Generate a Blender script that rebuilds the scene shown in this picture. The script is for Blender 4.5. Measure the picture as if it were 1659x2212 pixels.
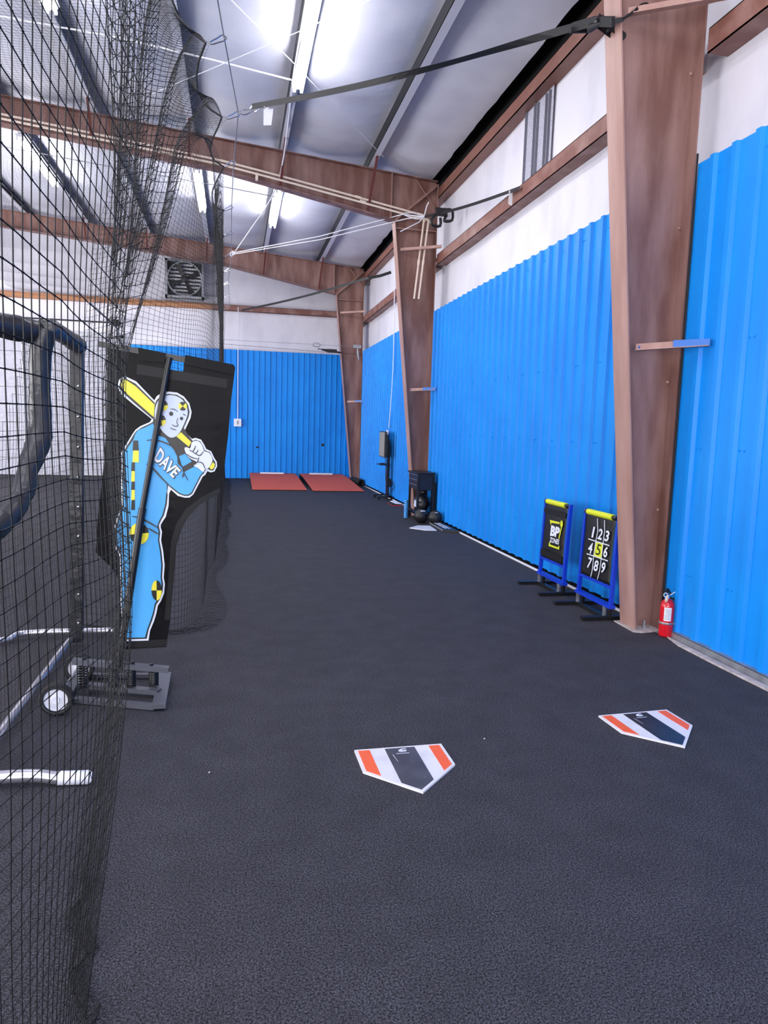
import bpy, math, random
import numpy as np
from mathutils import Vector, Matrix, noise
from mathutils.geometry import tessellate_polygon
random.seed(7)
for o in list(bpy.data.objects):
    bpy.data.objects.remove(o, do_unlink=True)
SC = bpy.context.scene
COL = SC.collection

# ------------------------------------------------------------------ camera
FPX, YAW, PIT, ROL, CAMH = 1528.96, 0.2096, -0.1192, 0.0298, 1.5381
sy, cyw, cp, sp = math.sin(YAW), math.cos(YAW), math.cos(PIT), math.sin(PIT)
FW = Vector((sy*cp, cyw*cp, sp)); R0 = Vector((cyw, -sy, 0)); U0 = R0.cross(FW)
RT = R0*math.cos(ROL) + U0*math.sin(ROL); UP = -R0*math.sin(ROL) + U0*math.cos(ROL)
EYE = Vector((0, 0, CAMH))
cd = bpy.data.cameras.new('camera'); cam = bpy.data.objects.new('camera', cd); COL.objects.link(cam)
cd.sensor_fit = 'HORIZONTAL'; cd.sensor_width = 36; cd.lens = FPX*36/1659
cd.clip_start = 0.05; cd.clip_end = 200
cam.matrix_world = Matrix(((RT.x, UP.x, -FW.x, 0), (RT.y, UP.y, -FW.y, 0), (RT.z, UP.z, -FW.z, CAMH), (0, 0, 0, 1)))
SC.camera = cam

def ray(px, py):
    return FW*FPX + RT*(px-829.5) - UP*(py-1106)
def at(px, py, ax, v):
    """point on the plane axis=v (0 x, 1 y, 2 z) seen at a photo pixel, used to survey the place"""
    d = ray(px, py); return EYE + d*((v-EYE[ax])/d[ax])

# ------------------------------------------------------------------ world, exposure, lamp strength
w = bpy.data.worlds.new('world'); SC.world = w; w.use_nodes = True
w.node_tree.nodes['Background'].inputs[0].default_value = (0.5, 0.55, 0.7, 1)
w.node_tree.nodes['Background'].inputs[1].default_value = 0.3
SC.view_settings.view_transform = 'Standard'; SC.view_settings.look = 'None'
SC.view_settings.gamma = 1; SC.view_settings.use_curve_mapping = False
SC.view_settings.exposure = 0.0
TUBE_STRENGTH = 75.0
LAMP_COLOR = (0.97, 0.965, 1.0)
def added_light(name, loc, rot, sx, sy_, watts, col):
    l = bpy.data.lights.new(name, 'AREA'); l.shape = 'RECTANGLE'; l.size = sx; l.size_y = sy_; l.energy = watts; l.color = col
    o = bpy.data.objects.new(name, l); COL.objects.link(o); o.location = loc; o.rotation_euler = rot
added_light('added_fill_back', (-2.0, -5.85, 2.1), (math.radians(122), 0, 0), 9.0, 3.9, 800, (1.0, 0.985, 1.0))  # unseen area light added behind the viewer to brighten the hall
added_light('added_fill_left', (-8.3, 3.0, 2.0), (math.radians(122), 0, math.radians(-90)), 7.0, 3.8, 850, (1.0, 0.985, 1.0))  # unseen fill added on the left to brighten walls and roof
added_light('added_fill_left', (-8.3, 14.0, 2.0), (math.radians(112), 0, math.radians(-55)), 7.0, 3.8, 950, (1.0, 0.985, 1.0))  # second unseen left fill, added to brighten the far end

# ------------------------------------------------------------------ materials
def lin(c):
    return tuple(((v/255)/12.92 if v/255 <= .04045 else ((v/255+.055)/1.055)**2.4) for v in c)
def mat(name, rgb, rough=.6, metal=0., rgb2=None, nscale=8., stretch=(1, 1, 1), lo=.35, hi=.7, bump=0., bscale=None, spec=.5, coat=0., detail=4., bdist=.02):
    m = bpy.data.materials.new(name); m.use_nodes = True
    nt = m.node_tree; b = nt.nodes['Principled BSDF']
    b.inputs['Base Color'].default_value = (*lin(rgb), 1); b.inputs['Roughness'].default_value = rough
    b.inputs['Metallic'].default_value = metal; b.inputs['Specular IOR Level'].default_value = spec
    b.inputs['Coat Weight'].default_value = coat
    geo = nt.nodes.new('ShaderNodeNewGeometry'); mp = nt.nodes.new('ShaderNodeMapping')
    nt.links.new(geo.outputs['Position'], mp.inputs['Vector']); mp.inputs['Scale'].default_value = stretch
    if rgb2:
        n = nt.nodes.new('ShaderNodeTexNoise'); n.inputs['Scale'].default_value = nscale; n.inputs['Detail'].default_value = detail
        r = nt.nodes.new('ShaderNodeValToRGB'); r.color_ramp.elements[0].position = lo; r.color_ramp.elements[1].position = hi
        r.color_ramp.elements[0].color = (*lin(rgb), 1); r.color_ramp.elements[1].color = (*lin(rgb2), 1)
        nt.links.new(mp.outputs[0], n.inputs['Vector']); nt.links.new(n.outputs[0], r.inputs[0]); nt.links.new(r.outputs[0], b.inputs['Base Color'])
    if bump:
        n2 = nt.nodes.new('ShaderNodeTexNoise'); n2.inputs['Scale'].default_value = bscale or nscale; n2.inputs['Detail'].default_value = 3
        bp = nt.nodes.new('ShaderNodeBump'); bp.inputs['Strength'].default_value = bump; bp.inputs['Distance'].default_value = bdist
        nt.links.new(mp.outputs[0], n2.inputs['Vector']); nt.links.new(n2.outputs[0], bp.inputs['Height']); nt.links.new(bp.outputs[0], b.inputs['Normal'])
    return m
def emis(name, color, s):
    m = bpy.data.materials.new(name); m.use_nodes = True; nt = m.node_tree
    b = nt.nodes['Principled BSDF']; b.inputs['Base Color'].default_value = (.9, .9, .9, 1)
    b.inputs['Emission Color'].default_value = (*color, 1); b.inputs['Emission Strength'].default_value = s
    return m

M = {}
def turf_material():
    m = bpy.data.materials.new('rubber_turf'); m.use_nodes = True; nt = m.node_tree; N = nt.nodes.new; L = nt.links.new
    b = nt.nodes['Principled BSDF']; b.inputs['Roughness'].default_value = .8; b.inputs['Specular IOR Level'].default_value = .25
    g = N('ShaderNodeNewGeometry'); 
    def nz(sc, det, lo, hi, c0, c1):
        n = N('ShaderNodeTexNoise'); n.inputs['Scale'].default_value = sc; n.inputs['Detail'].default_value = det; L(g.outputs['Position'], n.inputs['Vector'])
        r = N('ShaderNodeValToRGB'); r.color_ramp.elements[0].position = lo; r.color_ramp.elements[1].position = hi
        r.color_ramp.elements[0].color = (*c0, 1); r.color_ramp.elements[1].color = (*c1, 1); L(n.outputs[0], r.inputs[0]); return n, r
    n1, r1 = nz(150, 2, .38, .68, (.0035, .0035, .0045), (.066, .064, .079))
    n2, r2 = nz(330, 1, .55, .78, (.0, .0, .0), (.13, .13, .155))
    n3, r3 = nz(5, 5, .3, .75, (.80, .80, .80), (1.12, 1.12, 1.12))
    ad = N('ShaderNodeMix'); ad.data_type = 'RGBA'; ad.blend_type = 'ADD'; ad.inputs[0].default_value = 1; L(r1.outputs[0], ad.inputs[6]); L(r2.outputs[0], ad.inputs[7])
    mu = N('ShaderNodeMix'); mu.data_type = 'RGBA'; mu.blend_type = 'MULTIPLY'; mu.inputs[0].default_value = 1; L(ad.outputs[2], mu.inputs[6]); L(r3.outputs[0], mu.inputs[7]); L(mu.outputs[2], b.inputs['Base Color'])
    bp = N('ShaderNodeBump'); bp.inputs['Strength'].default_value = .5; bp.inputs['Distance'].default_value = .004; L(n1.outputs[0], bp.inputs['Height']); L(bp.outputs[0], b.inputs['Normal']); return m
M['turf'] = turf_material()
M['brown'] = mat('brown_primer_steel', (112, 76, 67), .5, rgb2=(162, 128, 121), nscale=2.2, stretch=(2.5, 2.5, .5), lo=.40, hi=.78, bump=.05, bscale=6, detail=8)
M['brown_lit'] = mat('brown_steel_lit', (156, 118, 108), .5, rgb2=(178, 144, 136), nscale=3, stretch=(2.5, 2.5, .4), lo=.35, hi=.75, detail=6)  # lighter copy of the steel brown, light on the flanges painted in
M['girt'] = mat('girt_brown', (120, 78, 68), .5, rgb2=(160, 125, 118), nscale=3.5, stretch=(1, 1, 1), lo=.45, hi=.75, detail=6)
M['eave'] = mat('eave_brown', (120, 78, 66), .5, rgb2=(138, 96, 84), nscale=2, lo=.4, hi=.7)
M['wood'] = mat('tan_girt', (168, 118, 80), .6, rgb2=(140, 92, 64), nscale=6, stretch=(.3, 1, 3))
M['redrod'] = mat('red_oxide_rod', (98, 46, 40), .55)
M['blue'] = mat('blue_wall_panel', (0, 130, 222), .42, rgb2=(4, 140, 230), nscale=1.3, lo=.35, hi=.7, detail=3, spec=.35)
M['bluecut'] = mat('blue_over_steel', (52, 110, 190), .45)
M['insul'] = mat('white_wall_insulation', (218, 216, 226), .6, rgb2=(200, 198, 210), nscale=2.5, stretch=(1, 1, .5), lo=.45, hi=.8, bump=.35, bscale=4, bdist=.03, detail=6)
M['roofins'] = mat('white_roof_insulation', (208, 209, 222), .34, rgb2=(194, 195, 210), nscale=1.6, stretch=(1, 1, 1), lo=.4, hi=.75, bump=.22, bscale=2.6, bdist=.05, detail=5)
M['torn'] = mat('bare_foil_insulation', (176, 176, 190), .7, rgb2=(120, 120, 132), nscale=60, lo=.45, hi=.75, detail=5)
M['torn_rib'] = mat('sheet_rib_grey', (104, 104, 116), .6)
M['darkgap'] = mat('dark_roof_deck', (14, 14, 18), .8)
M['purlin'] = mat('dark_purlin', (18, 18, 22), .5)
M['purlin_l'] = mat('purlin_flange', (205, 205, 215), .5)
M['galv'] = mat('galvanised', (168, 170, 176), .38, .6, rgb2=(140, 142, 148), nscale=12)
M['plate'] = mat('base_plate_grey', (96, 97, 106), .45, .5)
M['alu'] = mat('aluminium_tube', (205, 205, 215), .28, .85)
M['chrome'] = mat('chrome', (225, 225, 230), .18, 1.)
M['white'] = mat('white_paint', (232, 232, 240), .4)
M['door'] = mat('white_door_panel', (178, 178, 190), .55, rgb2=(160, 160, 174), nscale=14, bump=.5, bscale=26, bdist=.01)
M['cream'] = mat('cream_pvc', (226, 208, 192), .45)
M['cord'] = mat('white_cord', (225, 225, 235), .6)
M['twine'] = mat('black_twine', (11, 11, 14), .6, spec=.3)
M['rope'] = mat('black_rope', (14, 14, 17), .7)
M['strap'] = mat('black_webbing', (26, 26, 30), .6, bump=.3, bscale=250, bdist=.002)
M['black'] = mat('black_metal', (18, 18, 22), .38)
M['blackmat'] = mat('black_matte', (16, 16, 20), .7)
M['vinyl'] = mat('black_vinyl', (36, 36, 42), .34, bump=.5, bscale=9, bdist=.03)
M['banner'] = mat('banner_vinyl', (7, 7, 12), .4, bump=.25, bscale=5, bdist=.03, spec=.12)
M['seam'] = mat('banner_seam', (12, 12, 16), .5, spec=.3)
M['rubber'] = mat('tyre_rubber', (24, 24, 27), .8)
M['pal_w'] = mat('print_white', (226, 230, 244), .45)
M['pal_face'] = mat('print_pale', (206, 216, 238), .45)
M['pal_b'] = mat('print_black', (6, 6, 9), .4)
M['pal_blue'] = mat('print_blue', (70, 168, 232), .45)
M['pal_y'] = mat('print_yellow', (238, 224, 60), .45)
M['neon'] = mat('neon_yellow', (214, 222, 40), .5)
M['royal'] = mat('royal_blue_metal', (8, 54, 190), .35)
M['fabric'] = mat('sign_fabric', (16, 16, 19), .42, bump=.35, bscale=14, bdist=.01)
M['rpl_w'] = mat('plate_white', (226, 224, 228), .5, rgb2=(208, 206, 212), nscale=9, lo=.5, hi=.8)
M['rpl_g'] = mat('plate_grey_glare', (58, 60, 70), .3, rgb2=(84, 86, 98), nscale=7, lo=.4, hi=.8)  # paler than the other plate, glare painted into the grey
M['rpl_o'] = mat('plate_orange', (240, 96, 48), .45)
M['mound'] = mat('red_turf', (186, 74, 54), .9, rgb2=(208, 98, 78), nscale=120, bump=.4, bscale=150, bdist=.005)
M['ext'] = mat('extinguisher_red', (200, 16, 34), .25, coat=.4)
M['paper'] = mat('white_label', (232, 232, 238), .5)
M['print_grey'] = mat('label_print', (110, 110, 125), .6)
M['concrete'] = mat('bare_concrete', (196, 186, 182), .8, rgb2=(150, 140, 136), nscale=14)
M['cup'] = mat('light_blue_plastic', (58, 150, 226), .4)
M['navy'] = mat('navy_black_steel', (14, 20, 34), .38)
M['ball'] = mat('black_leather', (26, 26, 30), .45, bump=.25, bscale=60, bdist=.003)
M['screen'] = mat('television_reflection', (158, 148, 122), .35, spec=.5)  # tan colour stands in for a reflection on the screen
M['tube'] = emis('lit_tube', LAMP_COLOR, TUBE_STRENGTH)
M['redtray'] = mat('red_plastic', (190, 40, 40), .5)

# ------------------------------------------------------------------ builder
WL = {}
class MB:
    def __init__(s): s.v = []; s.f = []
    def add(s, vs, fs):
        n = len(s.v); s.v += [tuple(p) for p in vs]; s.f += [tuple(i+n for i in f) for f in fs]; return s
    def box(s, lo, hi, M4=None):
        (a, b, c), (d, e, f) = lo, hi
        vs = [Vector(p) for p in ((a, b, c), (d, b, c), (d, e, c), (a, e, c), (a, b, f), (d, b, f), (d, e, f), (a, e, f))]
        if M4: vs = [M4 @ p for p in vs]
        return s.add(vs, [(0, 3, 2, 1), (4, 5, 6, 7), (0, 1, 5, 4), (1, 2, 6, 5), (2, 3, 7, 6), (3, 0, 4, 7)])
    def bar(s, a, b, w, h, up=(0, 0, 1)):
        a, b = Vector(a), Vector(b); d = (b-a); L = d.length; d.normalize()
        side = d.cross(Vector(up)); side = side.normalized() if side.length > 1e-4 else Vector((1, 0, 0))
        u = side.cross(d)
        vs = []
        for p in (a, b):
            for i, j in ((-1, -1), (1, -1), (1, 1), (-1, 1)): vs.append(p+side*(i*w/2)+u*(j*h/2))
        return s.add(vs, [(0, 1, 2, 3), (7, 6, 5, 4), (0, 4, 5, 1), (1, 5, 6, 2), (2, 6, 7, 3), (3, 7, 4, 0)])
    def tube(s, pts, r, n=8, closed=False, caps=True):
        pts = [Vector(p) for p in pts]; m = len(pts); rr = r if isinstance(r, (list, tuple)) else [r]*m
        N = None; vs = []
        for i, p in enumerate(pts):
            if closed: t = pts[(i+1) % m]-pts[i-1]
            else: t = pts[min(i+1, m-1)]-pts[max(i-1, 0)]
            t.normalize()
            if N is None:
                N = t.orthogonal().normalized()
            N = (N-t*N.dot(t)); N = N.normalized() if N.length > 1e-5 else t.orthogonal().normalized()
            B = t.cross(N)
            for k in range(n):
                a = 2*math.pi*k/n; vs.append(p+(N*math.cos(a)+B*math.sin(a))*rr[i])
        fs = []
        for i in range(m if closed else m-1):
            j = (i+1) % m
            for k in range(n): fs.append((i*n+k, i*n+(k+1) % n, j*n+(k+1) % n, j*n+k))
        if caps and not closed: fs += [tuple(range(n-1, -1, -1)), tuple((m-1)*n+k for k in range(n))]
        return s.add(vs, fs)
    def lathe(s, prof, c, axis=(0, 0, 1), n=20, caps=True):
        c = Vector(c); ax = Vector(axis).normalized(); N = ax.orthogonal().normalized(); B = ax.cross(N); vs = []; m = len(prof)
        for r, h in prof:
            for k in range(n):
                a = 2*math.pi*k/n; vs.append(c+ax*h+(N*math.cos(a)+B*math.sin(a))*max(r, 1e-5))
        fs = [(i*n+k, i*n+(k+1) % n, (i+1)*n+(k+1) % n, (i+1)*n+k) for i in range(m-1) for k in range(n)]
        if caps: fs += [tuple(range(n-1, -1, -1)), tuple((m-1)*n+k for k in range(n))]
        return s.add(vs, fs)
    def prism(s, poly, off):
        """closed polygon of 3D points extruded by the vector off"""
        P = [Vector(p) for p in poly]; off = Vector(off); n = len(P)
        tri = tessellate_polygon([P])
        fs = [tuple(t) for t in tri]+[tuple(i+n for i in reversed(t)) for t in tri]+[(i, (i+1) % n, (i+1) % n+n, i+n) for i in range(n)]
        return s.add(P+[p+off for p in P], fs)
    def flat(s, poly):
        P = [Vector(p) for p in poly]; return s.add(P, [tuple(t) for t in tessellate_polygon([P])])
    def grid(s, fn, nu, nv):
        vs = [fn(i/nu, j/nv) for i in range(nu+1) for j in range(nv+1)]
        return s.add(vs, [(i*(nv+1)+j, (i+1)*(nv+1)+j, (i+1)*(nv+1)+j+1, i*(nv+1)+j+1) for i in range(nu) for j in range(nv)])
    def build(s, name, m, parent=None, smooth=False, loc=None):
        W0 = WL[parent.name] if parent is not None else Vector(loc or (0, 0, 0))
        me = bpy.data.meshes.new(name); me.from_pydata([(x-W0.x, y-W0.y, z-W0.z) for x, y, z in s.v], [], s.f); me.update()
        if smooth:
            me.polygons.foreach_set('use_smooth', [True]*len(me.polygons)); me.set_sharp_from_angle(angle=math.radians(40))
        me.materials.append(m)
        o = bpy.data.objects.new(name, me); COL.objects.link(o)
        if parent is not None: o.parent = parent
        else: o.location = W0
        WL[o.name] = W0.copy(); return o
def tag(o, label, cat, group=None):
    o['label'] = label; o['category'] = cat
    if group: o['group'] = group
    return o
def thing(name, label, cat, loc, group=None):
    o = bpy.data.objects.new(name, None); COL.objects.link(o); o.location = loc; o.empty_display_size = .1
    WL[o.name] = Vector(loc); return tag(o, label, cat, group)
def struct(name, mb, m, smooth=False):
    o = mb.build(name, m, None, smooth); o['kind'] = 'structure'; return o
def cat_rom(P, n=6, closed=True):
    P = [Vector(p) for p in P]; m = len(P); out = []
    rng = range(m) if closed else range(m-1)
    for i in rng:
        g = (lambda k: P[k % m]) if closed else (lambda k: P[max(0, min(m-1, k))])
        a, b, c, d = g(i-1), g(i), g(i+1), g(i+2)
        for k in range(n):
            t = k/n; out.append(.5*((2*b)+(c-a)*t+(2*a-5*b+4*c-d)*t*t+(3*b-a-3*c+d)*t**3))
    if not closed: out.append(P[-1])
    return out
def text(body, fn, name, m, parent, bold=.0):
    """raised lettering: glyph box 0..1 x 0..1 mapped by fn(u,v)"""
    c = bpy.data.curves.new('t', 'FONT'); c.body = body; c.size = 1; c.offset = bold; c.resolution_u = 3
    o = bpy.data.objects.new('t', c); COL.objects.link(o); bpy.context.view_layer.update()
    me = bpy.data.meshes.new_from_object(o.evaluated_get(bpy.context.evaluated_depsgraph_get()))
    vs = [v.co.copy() for v in me.vertices]; fs = [tuple(p.vertices) for p in me.polygons]
    bpy.data.objects.remove(o, do_unlink=True); bpy.data.curves.remove(c); bpy.data.meshes.remove(me)
    x0, x1 = min(v.x for v in vs), max(v.x for v in vs); y0, y1 = min(v.y for v in vs), max(v.y for v in vs)
    mb = MB(); mb.add([fn((v.x-x0)/(x1-x0), (v.y-y0)/(y1-y0)) for v in vs], fs)
    return mb.build(name, m, parent)

# ================================================================== the setting
WX = 3.33; WB = 3.50; YE = 20.25; YB = 20.42; XL = -8.5; Y0 = -6.0
def roofz(x): return 5.66+.085*(3.33-x)
mb = MB(); mb.grid(lambda u, v: (XL+(WB-XL)*u, Y0+(YB-Y0)*v, 0), 24, 52); struct('floor', mb, M['turf'])
# right wall: white faced insulation behind the girts, blue liner sheets on the girts below
mb = MB()
mb.grid(lambda u, v: (WB+.02*noise.noise((0, (Y0+(YB-Y0)*u)*1.1, v*3)), Y0+(YB-Y0)*u, 5.56*v), 90, 12)
wr = struct('wall_right', mb, M['insul'], True)
def corr_profile(a0, a1, period, rw, h):
    out = []; a = a0; k = 0
    while a < a1-1e-4:
        fl = .014
        for da, hh in ((0, 0), (period-rw-2*fl, 0), (period-rw-fl, h), (period-fl, h)):
            if a+da < a1: out.append((a+da, hh))
        a += period; k += 1
        if k % 4 == 0 and a < a1:
            out += [(a-.008, .0), (a-.006, -.03), (a+.005, -.03)]
    out.append((a1, 0)); return out
def corr_panel(mb, ax, face, a0, a1, z0, z1, period=.2286, rw=.045, h=.028, seed=0):
    pr = corr_profile(a0, a1, period, rw, h); vs = []; n = len(pr)
    zs = [z0, z0+.01] + [z0+(z1-z0)*t for t in (.25, .5, .75)] + [z1]
    for z in zs:
        for a, hh in pr:
            d = .0015*noise.noise((a*2, z*1.3, seed))
            p = face-hh+d
            vs.append((p, a, z) if ax == 0 else (a, p, z))
    fs = [(r*n+i, r*n+i+1, (r+1)*n+i+1, (r+1)*n+i) for r in range(len(zs)-1) for i in range(n-1)]
    k = len(vs)
    for a, hh in pr:                                    # folded top edge gives the sheet its thickness
        p = face-hh+.02
        vs.append((p, a, z1) if ax == 0 else (a, p, z1))
    fs += [((len(zs)-1)*n+i, (len(zs)-1)*n+i+1, k+i+1, k+i) for i in range(n-1)]
    mb.add(vs, fs)
def screws(mb, ax, face, a0, a1, zs, period=.2286, step=1):
    a = a0; k = 0
    while a < a1:
        if k % step == 0:
            for z in zs:
                for da in (.03, .075):
                    c = (face-.004, a+da, z) if ax == 0 else (a+da, face-.004, z)
                    mb.lathe([(.0001, -.007), (.005, -.005), (.0075, 0)], c, (1, 0, 0) if ax == 0 else (0, 1, 0), 6)
        a += period; k += 1
bays = ((Y0, 4.90), (5.15, 11.98), (12.22, 18.98), (19.22, YE))
mb = MB()
for i, (a, b) in enumerate(bays): corr_panel(mb, 0, WX, a, b, .05, 3.53, seed=i)
for a, b in bays[:3]: screws(mb, 0, WX, a+.06, b-.1, (.5, 1.45, 2.2, 3.4), step=2)
mb.build('blue_panelling', M['blue'], wr)
def strip(y0, y1):
    mb = MB(); n = 14
    pr = []
    for i in range(n+1):
        t = i/n; pr.append((y0+(y1-y0)*t, 0))
    vs = []
    for z in (4.46, 4.9, 5.3, 5.54):
        for a, h in pr: vs.append((WB-.03-h, a, z))
    n1 = len(pr); mb.add(vs, [(r*n1+i, r*n1+i+1, (r+1)*n1+i+1, (r+1)*n1+i) for r in range(3) for i in range(n1-1)]); return mb
strip(7.86, 8.68).build('bare_corrugated_patch', M['torn'], wr)['label'] = 'grey corrugated sheet where the white facing is torn away'
for yy in (7.93, 8.02, 8.25, 8.34, 8.60):
    m_ = MB(); m_.prism([(WB-.06, yy, 4.46), (WB-.028, yy-.012, 4.46), (WB-.028, yy+.022, 4.46)], (0, 0, .90 if yy < 8.3 else .93)); m_.build('sheet_rib', M['torn_rib'], wr)
# far end wall
mb = MB(); mb.grid(lambda u, v: (XL+(WB-XL)*u, YB+.02*noise.noise((u*14, 3, v*3)), 7.0*v), 60, 12)
wf = struct('wall_far', mb, M['insul'], True)
mb = MB(); corr_panel(mb, 1, YE, -2.75, WX-.02, 0.0, 3.53, period=.155, rw=.03, h=.018, seed=9)
screws(mb, 1, YE, -2.4, 3.2, (.95, 2.2), period=.31, step=2)
mb.lathe([(.028, -.004), (.028, .0)], (.62, YE-.012, .88), (0, 1, 0), 10)
mb.build('blue_panelling', M['blue'], wf)
mb = MB(); mb.box((.585, YE-.03, .855), (.65, YE-.01, .90)); mb.box((2.42, YE-.03, .95), (2.49, YE-.01, 1.02)); mb.build('hole', M['blackmat'], wf)
mb = MB(); mb.box((XL-.1, Y0, 3.95), (XL, YB, 7.0)); mb.box((XL-.1, Y0, 0), (XL, -.6, 3.95)); mb.box((XL-.1, 6.6, 0), (XL, 10.4, 3.95)); mb.box((XL-.1, 17.6, 0), (XL, YB, 3.95)); struct('wall_left', mb, M['insul'])  # openings made up to go with the added left fill lights
mb = MB(); mb.box((XL, Y0-.1, 4.1), (WB, Y0, 7.0)); mb.box((2.6, Y0-.1, 0), (WB, Y0, 4.1)); mb.box((XL, Y0-.1, 0), (-6.6, Y0, 4.1)); struct('wall_back', mb, M['insul'])  # opening made up to go with the added back fill light
# ceiling: dark deck, white faced blankets sagging between the purlins
PUR = [2.15, .72, -.70, -2.12, -3.54, -4.96, -6.38, -7.80]
edges = [3.25]+PUR+[XL]
mb = MB(); mb.add([(XL, Y0, roofz(XL)+.36), (WB, Y0, roofz(WB)+.30), (WB, YB, roofz(WB)+.30), (XL, YB, roofz(XL)+.36)], [(0, 1, 2, 3)])
mb.box((WB-.01, Y0, 5.562), (WB+.03, YB, 6.0)); ce = struct('ceiling', mb, M['darkgap'])  # dark board added so the gap above the eave strut stays black
for i in range(len(edges)-1):
    xa, xb = edges[i], edges[i+1]
    def f(u, v, xa=xa, xb=xb, i=i):
        x = xa+(xb-xa)*u; y = Y0+(YB-Y0)*v
        rib = abs(math.sin(math.pi*(y-.4)/7.05))**.35                      # pulled up over each frame
        s = math.sin(math.pi*u); sag = .10*s+.022*s*noise.noise((i*3.7, y*1.5, u*.8))*2+.02*noise.noise((u*2, y*.9, i))
        seam = .022*math.exp(-((y/1.52) % 1-.5)**2*900)*s
        ex = 0 if i else -.03*noise.noise((y*3, 5, 5))*(1-u)
        return (x+ex, y, roofz(x)+.20-sag*rib-seam-(0 if i else .15*(1-u)**2))
    mb = MB(); mb.grid(f, 10, 150); mb.build('insulation_blanket', M['roofins'], ce, True)
# eave strut, base trims
mb = MB(); mb.box((WX, Y0, 5.39), (WX+.012, YE, 5.56)); mb.box((WX, Y0, 5.39), (WB, YE, 5.40)); mb.box((WX, Y0, 5.55), (WB, YE, 5.56))
tag(mb.build('eave_strut', M['eave']), 'brown steel eave strut running along the top of the right wall under the roof', 'beam')
mb = MB(); mb.box((3.285, Y0, .0), (3.292, 4.87, .048)); mb.box((3.285, Y0, .044), (WX, 4.87, .05)); mb.box((3.25, Y0, 0), (3.29, 4.87, .004))
struct('trim_1', mb, M['galv'])
mb = MB()
mb.prism([(3.20+.004*math.sin(i*1.7), Y0+i*.35, .0) for i in range(31)]+[(3.248, 4.70, 0), (3.248, Y0, 0)], (0, 0, .012)); struct('trim_2', mb, M['concrete'])
for k, (a, b) in enumerate(((5.2, 11.98), (12.2, 18.9))):
    mb = MB(); mb.box((3.288, a, 0), (3.30, b, .022)); struct('trim_%d' % (k+3), mb, M['white'])
# overhead sectional door in the far wall
dr = MB()
for k in range(8):
    z = .0+k*.46
    dr.box((-6.95, YB-.10, z+.012), (-3.05, YB-.03, z+.448))
    for q in range(3): dr.box((-6.95, YB-.112, z+.10+q*.12), (-3.05, YB-.10, z+.145+q*.12))
    pass
d1 = struct('door_1', dr, M['door'])
mb = MB(); mb.box((-3.05, YB-.12, 0), (-2.93, YB-.02, 3.75)); mb.box((-7.1, YB-.12, 3.68), (-2.93, YB-.02, 3.78)); mb.build('door_frame', M['galv'], d1)
for x in (-3.0, -5.4):
    mb = MB(); mb.tube([(x, YB-.16, .1), (x, YB-.16, 3.4), (x, YB-.35, 3.75), (x, YB-.7, 3.9), (x, YB-4.2, 3.95)], .025, 6); mb.build('door_track', M['galv'], d1)
mb = MB(); mb.tube([(-7, YB-.3, 4.05), (-2.9, YB-.3, 4.05)], .02, 6); mb.lathe([(.09, 0), (.09, .2)], (-3.2, YB-.3, 4.05), (1, 0, 0), 12); mb.build('torsion_spring', M['blackmat'], d1)

# ================================================================== steel frames
def xin(z): return 3.115-.105*z
FR = (5.03, 12.10, 19.10)
names = ('nearest of the tapered brown steel columns, beside the red fire extinguisher',
         'middle tapered brown steel column, behind the black tool cart',
         'farthest tapered brown steel column, beside the red pitching mounds')
for k, yc in enumerate(FR):
    t = thing('steel_column', names[k], 'column', (3.2, yc, 0), 'tapered steel columns along the right wall')
    m1 = MB(); m1.prism([(xin(0), yc-.004, .0), (3.31, yc-.004, 0), (3.31, yc-.004, 5.58), (2.60, yc-.004, 4.95)], (0, .008, 0)); m1.build('web', M['brown'], t)
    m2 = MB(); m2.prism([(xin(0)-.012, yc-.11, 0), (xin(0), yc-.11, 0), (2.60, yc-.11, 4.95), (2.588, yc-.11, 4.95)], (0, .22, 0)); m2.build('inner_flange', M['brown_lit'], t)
    m3 = MB(); m3.box((3.308, yc-.11, 0), (3.322, yc+.11, 5.60)); m3.build('outer_flange', M['brown'], t)
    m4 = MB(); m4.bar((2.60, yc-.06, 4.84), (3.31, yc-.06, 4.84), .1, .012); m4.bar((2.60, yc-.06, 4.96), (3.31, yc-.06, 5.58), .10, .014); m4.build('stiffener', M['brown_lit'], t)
    m5 = MB()
    if k == 0: m5.prism([(3.06, yc-.16, .001), (3.12, yc-.19, .001), (3.30, yc-.16, .001), (3.30, yc+.16, .001), (3.07, yc+.15, .001)], (0, 0, .010))
    else: m5.box((3.06, yc-.15, .001), (3.30, yc+.15, .013))
    m5.build('base_plate', M['brown'] if k else M['concrete'], t)
    if k == 0:
        m6 = MB(); m6.lathe([(.020, .011), (.020, .028)], (3.195, yc-.11+.02, 0), n=6); m6.lathe([(.011, .02), (.011, .075)], (3.195, yc-.09, 0), n=10); m6.build('anchor_bolt', M['galv'], t, True)
        for z in (.95, 1.95, 3.1, 4.2, 4.8):
            m7 = MB(); m7.lathe([(.012, 0), (.010, -.012), (.004, -.016)], (3.29, yc-.006, z), (0, 1, 0), 8); m7.build('bolt', M['brown_lit'], t, True)
    for z in (2.19, 4.50):                       # flange braces back to the wall girts
        xa = xin(z)+.06; mm = MB(); mm.bar((xa, yc-.10, z), (3.30, yc-.46, z+.015), .006, .05); mm.bar((xa, yc-.10, z-.022), (3.30, yc-.46, z-.007), .05, .006)
        b = mm.build('flange_brace', M['brown_lit'], t)
        mm = MB()
        mm.bar((3.12, yc-.305, z+.012), (3.305, yc-.465, z+.016), .010, .052); mm.lathe([(.012, -.01), (.012, .01)], (xa+.02, yc-.115, z), (0, 1, 0), 6)
        mm.build('painted_end', M['bluecut'] if z < 3 else M['brown_lit'], b)
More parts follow.
